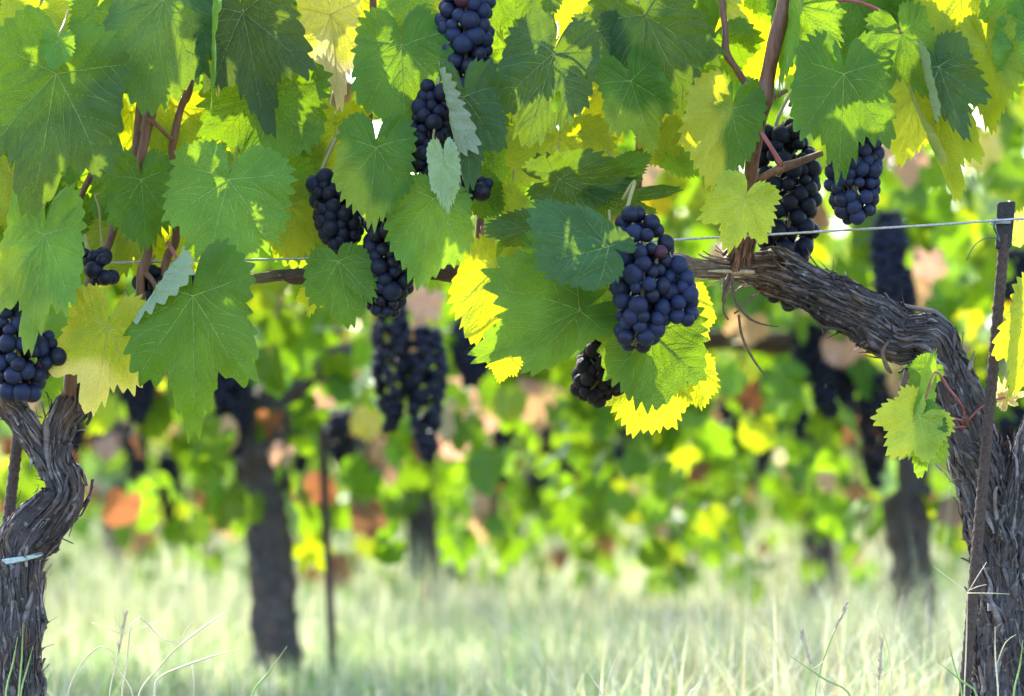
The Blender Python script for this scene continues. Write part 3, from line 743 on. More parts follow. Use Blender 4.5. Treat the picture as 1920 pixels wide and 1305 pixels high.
hero('R', (1805, -30), (1792, 95), .03, .03, 0, YGR, W=1.0, shape='A', wave=.06)
hero('R', (1850, 90), (1862, 245), -.02, -.02, 25, YGR, W=.5, shape='A', wave=.06)
hero('R', (1932, 55), (1902, 170), -.03, -.03, 0, LGT, W=.7, shape='A', wave=.06)
hero('R', (1905, -30), (1888, 90), -.02, -.02, 15, LGT, W=.7, shape='A', wave=.06)
hero('R', (1088, 582), (896, 668), -.17, -.20, 0, GRN, "largest leaf left of the blue grapes, its tip pointing sideways and middle lighter yellow-green", W=.84, Wn=.44, shape='B', wave=.035, cup=.10, droop=.2, part=(LGT, 70, .25, .6))
hero('R', (1142, 462), (986, 378), -.25, -.235, 0, (.024, .098, .036), "smooth blue-green leaf in front of the grapes with its tip pointing up and sideways", W=.36, Wn=.80, shape='D', wave=.03, cup=.08, droop=.2)
hero('R', (1128, 580), (1022, 512), -.15, -.14, 20, LGT, W=.42, shape='A', wave=.05, cup=.2)
hero('R', (925, 508), (884, 648), -.08, -.09, -18, YGR, W=.62, shape='A', wave=.05, cup=.1, stalk=('r', [(922, 500, -.07), (912, 460, -.05), (903, 425, -.03)], .0016))
hero('R', (1048, 337), (1196, 330), -.12, -.13, 30, DBL, W=.52, shape='A', wave=.05, cup=.1)
hero('R', (1140, 375), (1276, 352), -.10, -.12, 42, DBL, "dark lobed leaf seen almost edge-on above the blue grapes", W=.55, shape='C', wave=.05)
hero('R', (1160, 320), (1222, 290), -.06, -.07, 15, GRN, W=.5, shape='A', wave=.05)
hero('R', (890, 350), (950, 400), -.05, -.08, 25, GRN, W=.6, shape='A', wave=.05)
hero('R', (950, 372), (998, 420), -.07, -.08, 30, YGR, W=.6, shape='A', wave=.05)
hero('R', (1010, 425), (905, 432), -.10, -.11, -25, DBL, W=.45, shape='A', wave=.05)
hero('R', (1040, 520), (985, 430), -.09, -.11, 0, LGT, W=.4, shape='A', wave=.05)
hero('R', (960, 480), (930, 540), -.06, -.06, 10, GRN, W=.7, shape='A', wave=.05)
hero('R', (1222, 622), (1224, 780), -.12, -.14, 8, GRN, "backlit green leaf spreading below the blue grapes", W=.84, shape='A', wave=.04, cup=.14, folds=[(.28, .1, 5, 42, .05)])
hero('R', (1222, 715), (1182, 815), -.02, -.02, 0, (.27, .38, .03), "glowing yellow leaf peeping out under the green leaf below the grapes", W=.95, shape='A', wave=.06)
hero('R', (1300, 690), (1318, 765), -.02, -.02, 0, YGR, W=.7, shape='A', wave=.06)
hero('R', (1290, 560), (1318, 640), .0, .0, 0, (.27, .38, .03), W=.6, shape='A', wave=.06)
hero('R', (950, 668), (935, 715), .02, .02, 0, YEL, W=.8, shape='A', wave=.06)
hero('R', (1725, 783), (1666, 856), -.16, -.17, 0, (.24, .36, .04), "small bright young leaf on a red stalk in front of the trunk", W=.95, shape='B', wave=.04, stalk=('r', [(1755, 783, -.14), (1785, 784, -.08), (1808, 790, -.045)], .0013))
hero('R', (1734, 806), (1726, 893), -.15, -.16, 0, LGT, W=.66, shape='B', wave=.04, stalk=('r', [(1760, 803, -.13), (1785, 802, -.08), (1810, 800, -.04)], .0012))
hero('R', (1732, 762), (1752, 660), -.15, -.15, 50, LGT, W=.42, shape='A', wave=.04, stalk=('r', [(1753, 698, -.145), (1780, 730, -.11), (1806, 765, -.06), (1808, 785, -.045)], .0013))
hero('R', (1742, 690), (1706, 722), -.12, -.12, 10, GRN, W=.8, shape='A', wave=.04, stalk=False)
hero('R', (1736, 776), (1772, 815), -.155, -.16, 0, GRN, W=.7, shape='A', wave=.04, stalk=False)
hero('R', (1945, 590), (1902, 745), -.1, -.11, -8, YGR, W=.52, shape='B', wave=.05)
hero('R', (1885, 745), (1856, 705), -.05, -.06, 20, (.55, .42, .2), "small pale dried leaf beside the iron stake", W=.7, shape='C', wave=.12, stalk=('r', [(1860, 752, -.06), (1835, 768, -.05), (1812, 792, -.04)], .0012))
hero('R', (1882, 748), (1925, 740), -.05, -.06, 20, (.55, .42, .2), W=.6, shape='C', wave=.12, stalk=False)
hero('R', (1925, 440), (1935, 380), .02, .02, 0, (.5, .4, .12), W=.7, shape='A', wave=.08)
hero('R', (620, 28), (642, 198), -.02, -.02, 10, (.50, .42, .09), "withered yellow leaf with dry tan patches between two green ones", W=.50, shape='B', wave=.08, cup=.3, part=((.58, .44, .24), 80, .35, .9), vein=(.5, .42, .2))
hero('L', (402, -30), (400, 190), -.11, -.12, 74, LGT, W=.42, shape='A', wave=.05)

for (J, T, d, c, w) in [((628, 232), (618, 335), .02, YGR, .9), ((108, 78), (100, 132), -.18, LGT, .8), ((925, 300), (935, 400), .05, LGT, .9), ((70, 20), (30, 110), -.05, YGR, .9), ((215, 90), (205, 190), -.06, DBL, .9), ((180, 20), (150, 90), -.07, GRN, .8), ((655, 60), (640, 120), .03, YEL, .8), ((1120, 60), (1130, 150), -.05, DBL, .8), ((930, -10), (915, 80), -.03, GRN, .6), ((1000, -15), (1010, 50), .0, DBL, .9), ((1240, 240), (1225, 310), -.02, YGR, .8), ((1250, 290), (1330, 330), .0, LGT, .4), ((545, 385), (560, 490), .02, YGR, .9), ((560, 300), (600, 390), .03, LGT, .9), ((590, 540), (580, 590), .01, (.27, .38, .03), .8), ((170, 60), (165, 165), .04, (.30, .38, .03), .9), ((330, 200), (300, 290), .02, YGR, .9),
        ((20, 330), (15, 430), .0, YGR, .8), ((110, 50), (60, 100), -.02, LGT, .8), ((40, -20), (30, 60), .0, GRN, .9), ((230, 420), (215, 520), .05, YGR, .9), ((310, 470), (300, 560), .06, (.27, .38, .03), .9)]:
    hero('L' if J[0] < 540 else 'R', J, T, d, d, LR.uniform(-20, 20), c, W=w, shape=LR.choice('AB'), wave=.06)

# ---- filling leaves of the front row, seen between and behind the large ones
FR = random.Random(5)
def ylim(x):
    return float(np.interp(x, [-200, 250, 540, 560, 700, 760, 900, 940, 1000, 1120, 1280, 1300, 1420, 1600, 1920, 2100], [640, 470, 450, 500, 400, 340, 320, 180, 130, 250, 250, 190, 170, 150, 130, 130]))
def fill_leaf(vine, root, x, y, d, tint, hi=True):
    J = at(x, y, D0 + d); L = FR.uniform(.055, .10)
    dirv = Vector((FR.gauss(0, .38), FR.gauss(0, .30), -1)).normalized()
    stalk = None
    up = J + Vector((FR.uniform(-.02, .02), FR.uniform(0, .05), .035))
    return add_leaf(vine, root, J, J + dirv * L, FR.gauss(0, 38), tint, FR, None, ([J + Vector((0, .008, .012)), up], M_PETIOLE if FR.random() < .4 else M_PETIOLE_G, .0011), hi,
             W=FR.uniform(.75, 1.0), shape=FR.choice('AAB'), wave=FR.uniform(.04, .09), cup=FR.uniform(-.2, .25), droop=FR.uniform(0, .7))
PAL = [GRN, GRN, LGT, LGT, YGR, YGR, YGR, (.30, .36, .03), YEL]
cnt = {'L': 0, 'R': 0}
tries = 0
while (cnt['L'] < 46 or cnt['R'] < 38) and tries < 4000:
    tries += 1
    x = FR.uniform(-60, 1980); y = FR.uniform(-60, 480)
    if y > ylim(x) - 60: continue
    k = 'L' if x < 600 else 'R'
    if cnt[k] >= (46 if k == 'L' else 38): continue
    cnt[k] += 1
    v, r = (vineL, rootL) if k == 'L' else (vineR, rootR)
    fill_leaf(v, r, x, y, FR.uniform(.03, .20), FR.choice(PAL), True)

# ---- low detail leaf cloud (used above the frame and for the rows behind)
def leaf_template(rng, shape):
    prof = Profile(shape, rng, 26, .05); nang = 27 * 2
    th = np.linspace(-math.pi * .99, math.pi * .99, nang); aa, bb = [np.zeros(1)], [np.zeros(1)]
    rs = prof.smooth(th); re = rs * (1 + .05 * np.where(np.arange(nang) % 2, 1, -1) * np.clip((math.pi - np.abs(th)) / .4, 0, 1))
    for f in (.5, 1.0):
        r = f * (re if f == 1 else rs); aa.append(r * np.sin(th)); bb.append(r * np.cos(th))
    a, b = np.concatenate(aa), np.concatenate(bb); fc = []
    o = {'ph': tuple(rng.uniform(0, 6.28) for _ in range(3)), 'wave': rng.uniform(.05, .11), 'cup': rng.uniform(-.25, .3), 'droop': rng.uniform(0, .9), 'W': rng.uniform(.85, 1.0), 'vee': (rng.uniform(0, 25), rng.uniform(0, 25))}
    for j in range(nang - 1):
        fc.append((0, 2 + j, 1 + j, 1 + j))
        fc.append((1 + j, 2 + j, 1 + nang + j + 1, 1 + nang + j))
    return leaf_map(a, b, o), fc, np.stack([a, b], -1)
TR = random.Random(77)
TEMPL = [leaf_template(TR, s) for s in 'AABBAC']

def leaf_cloud(name, items, mat, origin=(0, 0, 0)):
    """items: (J, direction, roll, length, tint)"""
    Vs, Fs, Us, Cs = [], [], [], []; off = 0
    for q, (J, dv, roll, L, tint) in enumerate(items):
        tv, tf, tu = TEMPL[q % len(TEMPL)]
        M = np.array(leaf_basis(J, J + dv, roll))
        Vs.append(tv @ M.T * L + np.array(J) - np.array(origin)); Us.append(tu * L + q * .37)
        Cs.append(np.tile(np.array(tint), (len(tv), 1)))
        for f in tf: Fs.append(tuple(i + off for i in (f[:3] if f[2] == f[3] else f)))
        off += len(tv)
    return mesh_from(name, np.concatenate(Vs), Fs, mat, np.concatenate(Us), np.concatenate(Cs))

def rand_dir(rng, sx=.45, sy=.5): return Vector((rng.gauss(0, sx), rng.gauss(0, sy), -1)).normalized()

UR = random.Random(19)
for vine, root, x0, x1, n in ((vineL, rootL, -900, 560, 95), (vineR, rootR, 560, 2700, 170)):
    items = []
    while len(items) < n:
        x = UR.uniform(x0, x1)
        inview = -150 < x < 2070
        y = UR.uniform(-1350, -130 if inview else 420); d = UR.gauss(.08, .13)
        J = at(x, y, D0 + d)
        t = UR.choice(PAL[:6]); t = tuple(c * UR.uniform(.8, 1.2) for c in t)
        items.append((J, rand_dir(UR), UR.gauss(0, 45) + UR.choice((0, 180)), UR.uniform(.06, .095), t))
    o = bpy.data.objects.new("foliage", leaf_cloud("foliage", items, M_LEAF_FAR, root)); link(o, vine); o["kind"] = "stuff"

# ---- grape bunches of the front row
grape_bunch([[(882, -60, 50), (872, 50, 56), (874, 130, 52), (868, 200, 40), (858, 260, 30)]], 16.5, -.07, 'ripe', "long slightly wrinkled dark bunch hanging at the top edge above the twisted leaf", 1, .35, 98, [(884, -160)])
grape_bunch([[(820, 165, 34), (806, 240, 42), (808, 310, 42), (850, 350, 28), (915, 352, 22)]], 15, -.09, 'dark', "narrow dark bunch half hidden behind the twisted blue-green leaf", 2, .1, 80, [(825, 120), (830, 60)])
grape_bunch([[(600, 335, 24), (630, 388, 50), (640, 435, 46), (642, 466, 26)]], 15, -.05, 'dark', "stout black bunch left of the heart-shaped leaf, above a cordon arm", 3, .05, 70, [(610, 290), (640, 240)])
grape_bunch([[(735, 385, 34), (726, 440, 48), (730, 520, 50), (718, 585, 34)]], 16, -.07, 'dark', "cone-shaped dark bunch hanging below the heart-shaped leaf", 4, .0, 85, [(730, 340)])
grape_bunch([[(1176, 402, 26), (1205, 450, 54), (1205, 530, 62), (1202, 600, 50), (1185, 648, 34)], [(1262, 490, 22), (1280, 545, 32), (1278, 600, 28)]], 15.5, -.20, 'ripe', "big blue bunch with a side wing in front of the leaves, sharpest of all", 5, .02, 98, [(1168, 375), (1190, 340)])
grape_bunch([[(1120, 540, 34), (1140, 630, 50), (1128, 700, 54), (1100, 742, 34)]], 14, -.08, 'raisin', "shrivelled black bunch hanging behind and below the big blue bunch", 6, 0, 90, [(1130, 500)])
grape_bunch([[(1455, 235, 40), (1475, 310, 68), (1482, 400, 64), (1466, 480, 52), (1463, 570, 32)]], 17, .055, 'dark', "very long black bunch hanging behind the gnarled arm beside the brown cane", 7, .1, 98, [(1480, 200), (1500, 150)])
grape_bunch([[(1640, 235, 24), (1600, 300, 56), (1602, 370, 50), (1608, 410, 30)]], 14, -.11, 'ripe', "dusty blue wrinkled bunch hanging under the three-lobed leaf just above the wire", 8, .45, 80, [(1630, 190)])
grape_bunch([[(165, 470, 20), (195, 505, 36), (194, 536, 22)]], 15, -.07, 'dark', "tiny bunch of few berries beside the light green leaf", 9, 0, 11, [(160, 440)])
grape_bunch([[(275, 515, 30), (305, 550, 36), (365, 540, 22)]], 14, .0, 'dark', "loose small bunch half hidden behind the large hanging leaf and canes", 10, 0, 26, [(290, 480)])
grape_bunch([[(5, 540, 26), (20, 600, 46), (38, 680, 62), (38, 738, 36)], [(80, 630, 24), (98, 680, 28)]], 15.5, -.09, 'ripe', "loose blue bunch hanging beside the fork of the slim vine", 11, .0, 75, [(0, 490)])
grape_bunch([[(1275, 690, 14), (1286, 712, 20)]], 12, -.05, 'dark', "few berries showing through a hole in the leaf below the blue grapes", 12, .2, 6, [(1262, 650)])

# ---- stakes, wire, tie
def stake(name, x0, y0, x1, y1, d0, d1, r, label, cap=False, group=None, dist=D0, ribs=True):
    A, B = at(x0, y0, dist + d0), at(x1, y1, dist + d1)
    k = (0 - 0.0 - A.z) / (B.z - A.z); B = A + (B - A) * ((A.z + .0) / (A.z - B.z)) if B.z > 0 else B
    root = empty(name, B, label, "stake", group)
    n = 10; pts = [A.lerp(B, i / n) + Vector((0, 0, 0)) for i in range(n + 1)]
    path_len = (A - B).length
    V, Fc, UV = [], [], []
    T = (B - A).normalized(); u = T.cross(Vector((0, 1, 0))).normalized(); w = T.cross(u); seg = 14; m = int(path_len / .002)
    for i in range(m + 1):
        s = path_len * i / m; p = A.lerp(B, i / m)
        rib = .07 * max(0, math.sin(s / .011 * 2 * math.pi)) if ribs else 0
        for j in range(seg):
            a = 2 * math.pi * j / seg
            rr = r * (1 + rib * (1 if abs(math.sin(a)) > .2 else 2) + .10 * mn.noise(Vector((math.cos(a) * 2, math.sin(a) * 2, s * 120))))
            V.append(tuple(p + (u * math.cos(a) + w * math.sin(a)) * rr)); UV.append((a * r, s))
    for i in range(m):
        for j in range(seg):
            k2 = (j + 1) % seg; Fc.append((i * seg + j, i * seg + k2, (i + 1) * seg + k2, (i + 1) * seg + j))
    Fc.append(tuple(range(seg))[::-1]); Fc.append(tuple(m * seg + j for j in range(seg)))
    link(bpy.data.objects.new("shaft", mesh_from("shaft", local(V, B), Fc, M_STAKE, UV)), root)
    return root, A, B, T
srt, sA, sB, sT = stake("iron_stake", 1884, 440, 1808, 1300, -.075, -.075, px(10), "rusty ribbed iron stake leaning in front of the thick trunk", group="iron stakes of the vineyard rows")
# flat wrapped head of the stake
cA, cB = at(1887, 379, D0 - .075), at(1881, 466, D0 - .075)
V, Fc, UV = [], [], []
u = Vector((1, 0, .06)).normalized(); w = Vector((0, 1, 0)); seg = 20; m = 30
for i in range(m + 1):
    t = i / m; p = cA.lerp(cB, t); hw = px(16.5) * (1 - .12 * t) * (1 + .05 * mn.noise(Vector((0, 0, t * 9))));
    if i == 0 or i == m: hw *= .86
    for j in range(seg):
        a = 2 * math.pi * j / seg; c, s_ = math.cos(a), math.sin(a)
        e = .45; V.append(tuple(p + u * hw * math.copysign(abs(c) ** e, c) * (1 + .03 * mn.noise(Vector((c * 3, s_ * 3, t * 12)))) + w * px(9) * math.copysign(abs(s_) ** e, s_))); UV.append((a * .005, t * .05))
for i in range(m):
    for j in range(seg):
        k2 = (j + 1) % seg; Fc.append((i * seg + j, i * seg + k2, (i + 1) * seg + k2, (i + 1) * seg + j))
Fc.append(tuple(range(seg))[::-1]); Fc.append(tuple(m * seg + j for j in range(seg)))
link(bpy.data.objects.new("stake_head", mesh_from("stake_head", local(V, sB), Fc, M_STAKECAP, UV)), srt)

stake("iron_stake", 42, 745, 8, 1040, .045, .045, px(10.5), "thin rusty iron stake standing behind the slim forked vine", group="iron stakes of the vineyard rows")
wroot = at(1884, 412, D0 - .105)
wire_parts = [tube([at(2300, 388, D0 - .10), at(1950, 408, D0 - .10), wroot, at(1700, 425, D0 - .09), at(1260, 450, D0 - .075), at(900, 470, D0 - .0), at(560, 485, D0 + .0), at(225, 492, D0 - .0), at(-100, 505, D0), at(-400, 515, D0)], [.0013] * 10, 8, .02)]
# twist of wire round the stake head
hel = [];
for i in range(40):
    a = i / 40 * 2 * math.pi * 3; hel.append(wroot + Vector((math.cos(a) * px(19), .028 + math.sin(a) * px(13) - .0, -.001 + (i / 40 - .5) * .004)))
wire_parts.append(tube(hel, [.0007] * 40, 6, .003))
for sx, xa, xb in ((1, 1902, 1960), (-1, 1862, 1872)):
    hh = []
    for i in range(28):
        t = i / 27; a = t * 2 * math.pi * 7; c = at(xa + (xb - xa) * t, 411 - 3 * t * sx, D0 - .10); hh.append(c + Vector((0, math.cos(a) * .0019, math.sin(a) * .0019)))
    wire_parts.append(tube(hh, [.0007] * 28, 5, .002))
V, Fc, UV = join(wire_parts)
tag(link(bpy.data.objects.new("trellis_wire", mesh_from("trellis_wire", local(V, wroot), Fc, M_WIRE, UV)), None, wroot), "taut grey steel wire tied to the head of the rusty stake, along the front row", "wire")
gt = at(1868, 412, D0 - .10)
V, Fc, UV = tube([gt, at(1864, 425, D0 - .11), at(1870, 440, D0 - .10), at(1874, 452, D0 - .10), at(1868, 447, D0 - .11), at(1845, 448, D0 - .12), at(1826, 462, D0 - .12), at(1812, 488, D0 - .12)], [.0011, .0013, .0012, .0009, .0007, .0006, .0006, .0006], 6, .003)
tag(link(bpy.data.objects.new("wire_tie", mesh_from("wire_tie", local(V, gt), Fc, M_TIEGREEN, UV)), None, gt), "loose green wire tie dangling from the stake head", "tie")
tc = at(36, 1042, D0)
parts = []
for k in range(2):
    ring = [tc + Vector((math.cos(a) * px(45.5), math.sin(a) * px(46), px(5 * math.sin(a + k) - 6 * k) + px(6) * math.cos(a))) for a in np.linspace(0, 2 * math.pi, 25)]
    parts.append(tube(ring, [.0022] * 25, 8, .006, 0, False))
V, Fc, UV = join(parts)
tag(link(bpy.data.objects.new("plastic_tie", mesh_from("plastic_tie", local(V, tc), Fc, M_TIE, UV)), None, tc), "pale grey-green plastic tie wound round the slim trunk", "tie")

# ------------------------------------------------------------------ ROWS BEHIND
BR_ = random.Random(23)
def far_palette(rng, z):
    p = rng.random(); low = z < .62
    if low and p < .15: return rng.choice((TAN, BRN, PNK, ORA))
    if p < .05: return rng.choice((TAN, BRN, PNK))
    if p < .09: return YEL
    if p < .22: return YGR
    if p < .58: return LGT
    return GRN

def far_foliage(seed, n, zlo, ztop):
    rng = random.Random(seed); items = []
    while len(items) < n:
        z = rng.uniform(zlo, ztop)
        dens = np.interp(z, [zlo, .45, .7, 1.25, ztop], [.35 if zlo > .1 else .7, .8, 1, .95, .35])
        if rng.random() > dens: continue
        x = rng.uniform(-.68, .68); y = rng.gauss(0, .17)
        c = far_palette(rng, z); k = rng.uniform(.45, 1.2)
        items.append((Vector((x, y, z)), rand_dir(rng), rng.gauss(0, 50), rng.uniform(.038, .070), tuple(v * k for v in c)))
    return leaf_cloud("foliage", items, M_LEAF_FAR)

def far_trunk(seed):
    rng = random.Random(seed); lean = rng.uniform(-.025, .025)
    main = [Vector((0, 0, -.02)), Vector((lean * .3, 0, .12)), Vector((lean, .01, .30)), Vector((lean * 1.2, 0, .44)), Vector((lean + .03, 0, .55))]
    c1 = (main, [.040, .035, .034, .041, .035], [(.046, .041, .044)] * 5)
    arm = [Vector((lean * 1.1, 0, .46)), Vector((lean - .10, 0, .58)), Vector((lean - .25, 0, .63)), Vector((lean - .55, 0, .64))]
    c2 = (arm, [.026, .02, .016, .01], [GY, GY, BR, BR])
    c3 = ([Vector((lean, 0, .5)), Vector((lean + .12, 0, .60)), Vector((lean + .3, 0, .63)), Vector((lean + .55, 0, .64))], [.026, .018, .014, .01], [GY, GY, BR, BR])
    return trunk_mesh("trunk", [c1, c2, c3], Vector((0, 0, 0)), seed, 28, .010, 260)

def far_bunch(seed, h, w):
    rng = random.Random(seed)
    pts = pack([(Vector((0, 0, 0)), w * .6), (Vector((0, 0, -h * .3)), w), (Vector((rng.uniform(-.01, .01), 0, -h * .7)), w * .8), (Vector((0, 0, -h)), w * .35)], .0085, rng, 120, 1.0, 6000, 1.2)
    src = berry_mesh("berry", M_GRAPE_DARK, 2, 0, 5)
    sv = np.empty(len(src.vertices) * 3); src.vertices.foreach_get("co", sv); sv = sv.reshape(-1, 3)
    sf = [tuple(p.vertices) for p in src.polygons]; bpy.data.meshes.remove(src)
    V, Fc = [], []
    for i, (p, r) in enumerate(pts):
        V.append(sv * r + np.array(p)); Fc += [tuple(k + i * len(sv) for k in f) for f in sf]
    return mesh_from("grape_bunch", np.concatenate(V), Fc, M_GRAPE_DARK)

FOL = [far_foliage(100 + i, 720, .24, 1.62) for i in range(4)]
FOLLOW = [far_foliage(130 + i, 640, .06, 1.62) for i in range(3)]
TRK = [far_trunk(200 + i) for i in range(4)]
CAN = []
for i in range(2):
    rng = random.Random(300 + i); parts = []
    for k in range(7):
        x = -.55 + k * .18 + rng.uniform(-.03, .03); pts = [Vector((x, 0, .62)), Vector((x + rng.uniform(-.04, .04), rng.uniform(-.04, .04), .9)), Vector((x + rng.uniform(-.1, .1), rng.uniform(-.1, .1), 1.5))]
        parts.append(tube(pts, [.005, .0045, .003], 6, .06))
    CAN.append(mesh_from("canes", *join(parts)[:2], M_CANE))
FB = [far_bunch(400 + i, h, w) for i, (h, w) in enumerate(((.15, .042), (.18, .038), (.12, .045), (.21, .036)))]

def far_vine(x, y, k, label, group, rot=0):
    root = empty("grapevine", (x, y, 0), label, "grapevine", group); root.rotation_euler.z = rot
    for nm, me in (("trunk", TRK[k % 4]), ("foliage", FOL[(k * 3 + 1) % 4] if y < 7 else FOLLOW[k % 3]), ("cane", CAN[k % 2])):
        link(bpy.data.objects.new(nm, me), root)
    return root
ROWS = {6.0: ([(520, "grapevine of the second row with a thick dark trunk beside a thin stake"), (1725, "grapevine of the second row whose grey trunk stands behind the small bright young leaf"), (-680, None), (2900, None)]),
        8.5: ([(800, "grapevine of the third row with a straight blue-grey trunk under tan leaves"), (1545, "grapevine of the third row with a dark thin trunk behind tall weeds"), (60, None), (2300, None), (-700, None)]),
        11.0: [(-420, None), (215, None), (1035, None), (1640, None), (2240, None)],
        13.5: [(-300, None), (390, None), (930, None), (1400, None), (1890, None), (2400, None)],
        16.0: [(-320, None), (120, None), (560, None), (985, None), (1410, None), (1840, None), (2270, None)]}
kk = 0
for d, lst in ROWS.items():
    word = {6.0: "second", 8.5: "third", 11.0: "fourth", 13.5: "fifth", 16.0: "sixth"}[d]
    for pxx, lab in lst:
        x = (pxx - 960) * d / F
        far_vine(x, d, kk, lab or f"blurred leafy grapevine standing in the {word} row of the vineyard", f"grapevines of the {word} row", BR_.choice((0, math.pi)) if lab is None else 0)
        kk += 1
    if d < 12:
        w0 = Vector((-4, d - .03, .66)); V, Fc, UV = tube([w0, Vector((0, d - .03, .655)), Vector((4, d - .03, .66))], [.0012] * 3, 6, .5)
        tag(link(bpy.data.objects.new("trellis_wire", mesh_from("trellis_wire", local(V, w0), Fc, M_WIRE, UV)), None, w0), f"thin blurred wire running along the {word} row of vines", "wire")
# far rows that read as one mass
items = []; rng = random.Random(9)
for _ in range(3600):
    z = rng.uniform(.05, 1.9); c = far_palette(rng, z)
    items.append((Vector((rng.uniform(-6, 6), rng.choice((18.6, 21.2, 24)) + rng.gauss(0, .25), z)), rand_dir(rng), rng.gauss(0, 50), rng.uniform(.08, .13), c))
tag(link(bpy.data.objects.new("vine_rows", leaf_cloud("vine_rows", items, M_LEAF_FAR))), "far rows of leafy vines blending into one green mass", "vines", None, "stuff")

def place_bunch(pxx, pyy, d, k, label, group, dy=-.12):
    o = bpy.data.objects.new("grape_bunch", FB[k % 4]); link(o, None, at(pxx, pyy, d + dy)); o.rotation_euler.z = BR_.uniform(0, 6.28)
    return tag(o, label, "grape bunch", group)
g2 = "blurred grape bunches of the second row"
place_bunch(735, 560, 5.2, 3, "blurred long bunch left of the pair hanging below the cone-shaped bunch", g2)
place_bunch(802, 615, 5.2, 3, "blurred bunch right of the pair hanging below the cone-shaped bunch", g2)
place_bunch(1680, 500, 5.8, 0, "round blurred bunch seen between the arm and the wire", g2)
place_bunch(1665, 400, 5.8, 1, "blurred bunch behind thin brown canes above the round one", g2)
place_bunch(1520, 590, 6, 2, "blurred bunch directly below the long black bunch", g2)
place_bunch(1640, 700, 6, 3, "blurred slim bunch hanging below the gnarled arm", g2)
place_bunch(1905, 470, 6, 1, "blurred bunch beside the head of the rusty stake", g2)
place_bunch(1905, 740, 6, 1, "blurred bunch beside the thick trunk and stake", g2)
place_bunch(440, 700, 6, 0, "blurred bunch hanging just beside the head of the thick dark second-row trunk", g2)
for (x, y, k) in [(420, 640, 2), (880, 600, 2), (1560, 660, 2), (260, 640, 0)]:
    place_bunch(x, y, 6, k, "blurred dark bunch hanging among leaves of the second row", g2)
place_bunch(640, 770, 7, 2, "blurred small bunch right of the second-row trunk", g2)
for (x, y, d, k) in [(255, 790, 8.5, 3), (315, 850, 8.5, 1), (400, 770, 8.5, 0), (880, 780, 8.5, 2), (945, 800, 8.5, 0), (1085, 830, 8.2, 2), (1115, 825, 8.2, 0), (1145, 830, 8.3, 2), (1430, 760, 8.5, 1), (1590, 690, 8.5, 0), (1500, 700, 8.5, 3), (180, 700, 8.5, 1), (560, 800, 8.5, 2), (700, 800, 8.5, 0), (460, 830, 8.5, 3), (970, 740, 8.5, 1), (1180, 760, 8.5, 2), (1370, 720, 8.5, 0), (130, 780, 8.5, 2), (1700, 720, 8.5, 3), (1040, 780, 8.5, 0), (1240, 780, 8.5, 1), (1810, 780, 8.5, 0)]:
    place_bunch(x, y, d, k, "small blurred dark bunch hanging low in the third row", "blurred grape bunches of the third row")
for (x, y, d, k) in [(330, 890, 11, 3), (610, 880, 11, 1), (1000, 880, 11, 0), (1390, 940, 11, 2), (1345, 930, 11, 0), (520, 900, 11, 2), (900, 900, 11, 1), (1120, 890, 11, 1), (1280, 870, 11, 0), (1620, 860, 11, 3), (760, 890, 11, 2), (240, 880, 11, 0)]:
    place_bunch(x, y, d, k, "tiny blurred dark bunch hanging low in the fourth row", "blurred grape bunches of the fourth row")
stake("iron_stake", 603, 800, 624, 1230, -.05, -.05, .0075, "thin blurred stake right of the thick dark second-row trunk", group="iron stakes of the vineyard rows", dist=6.0, ribs=False)
# hanging dried and yellow leaves that stand out among the rows behind
def loose_leaf(x, y, d, L, tint, roll=0):
    return (at(x, y, d), rand_dir(BR_, .3, .3), roll + BR_.gauss(0, 20), L, tint)

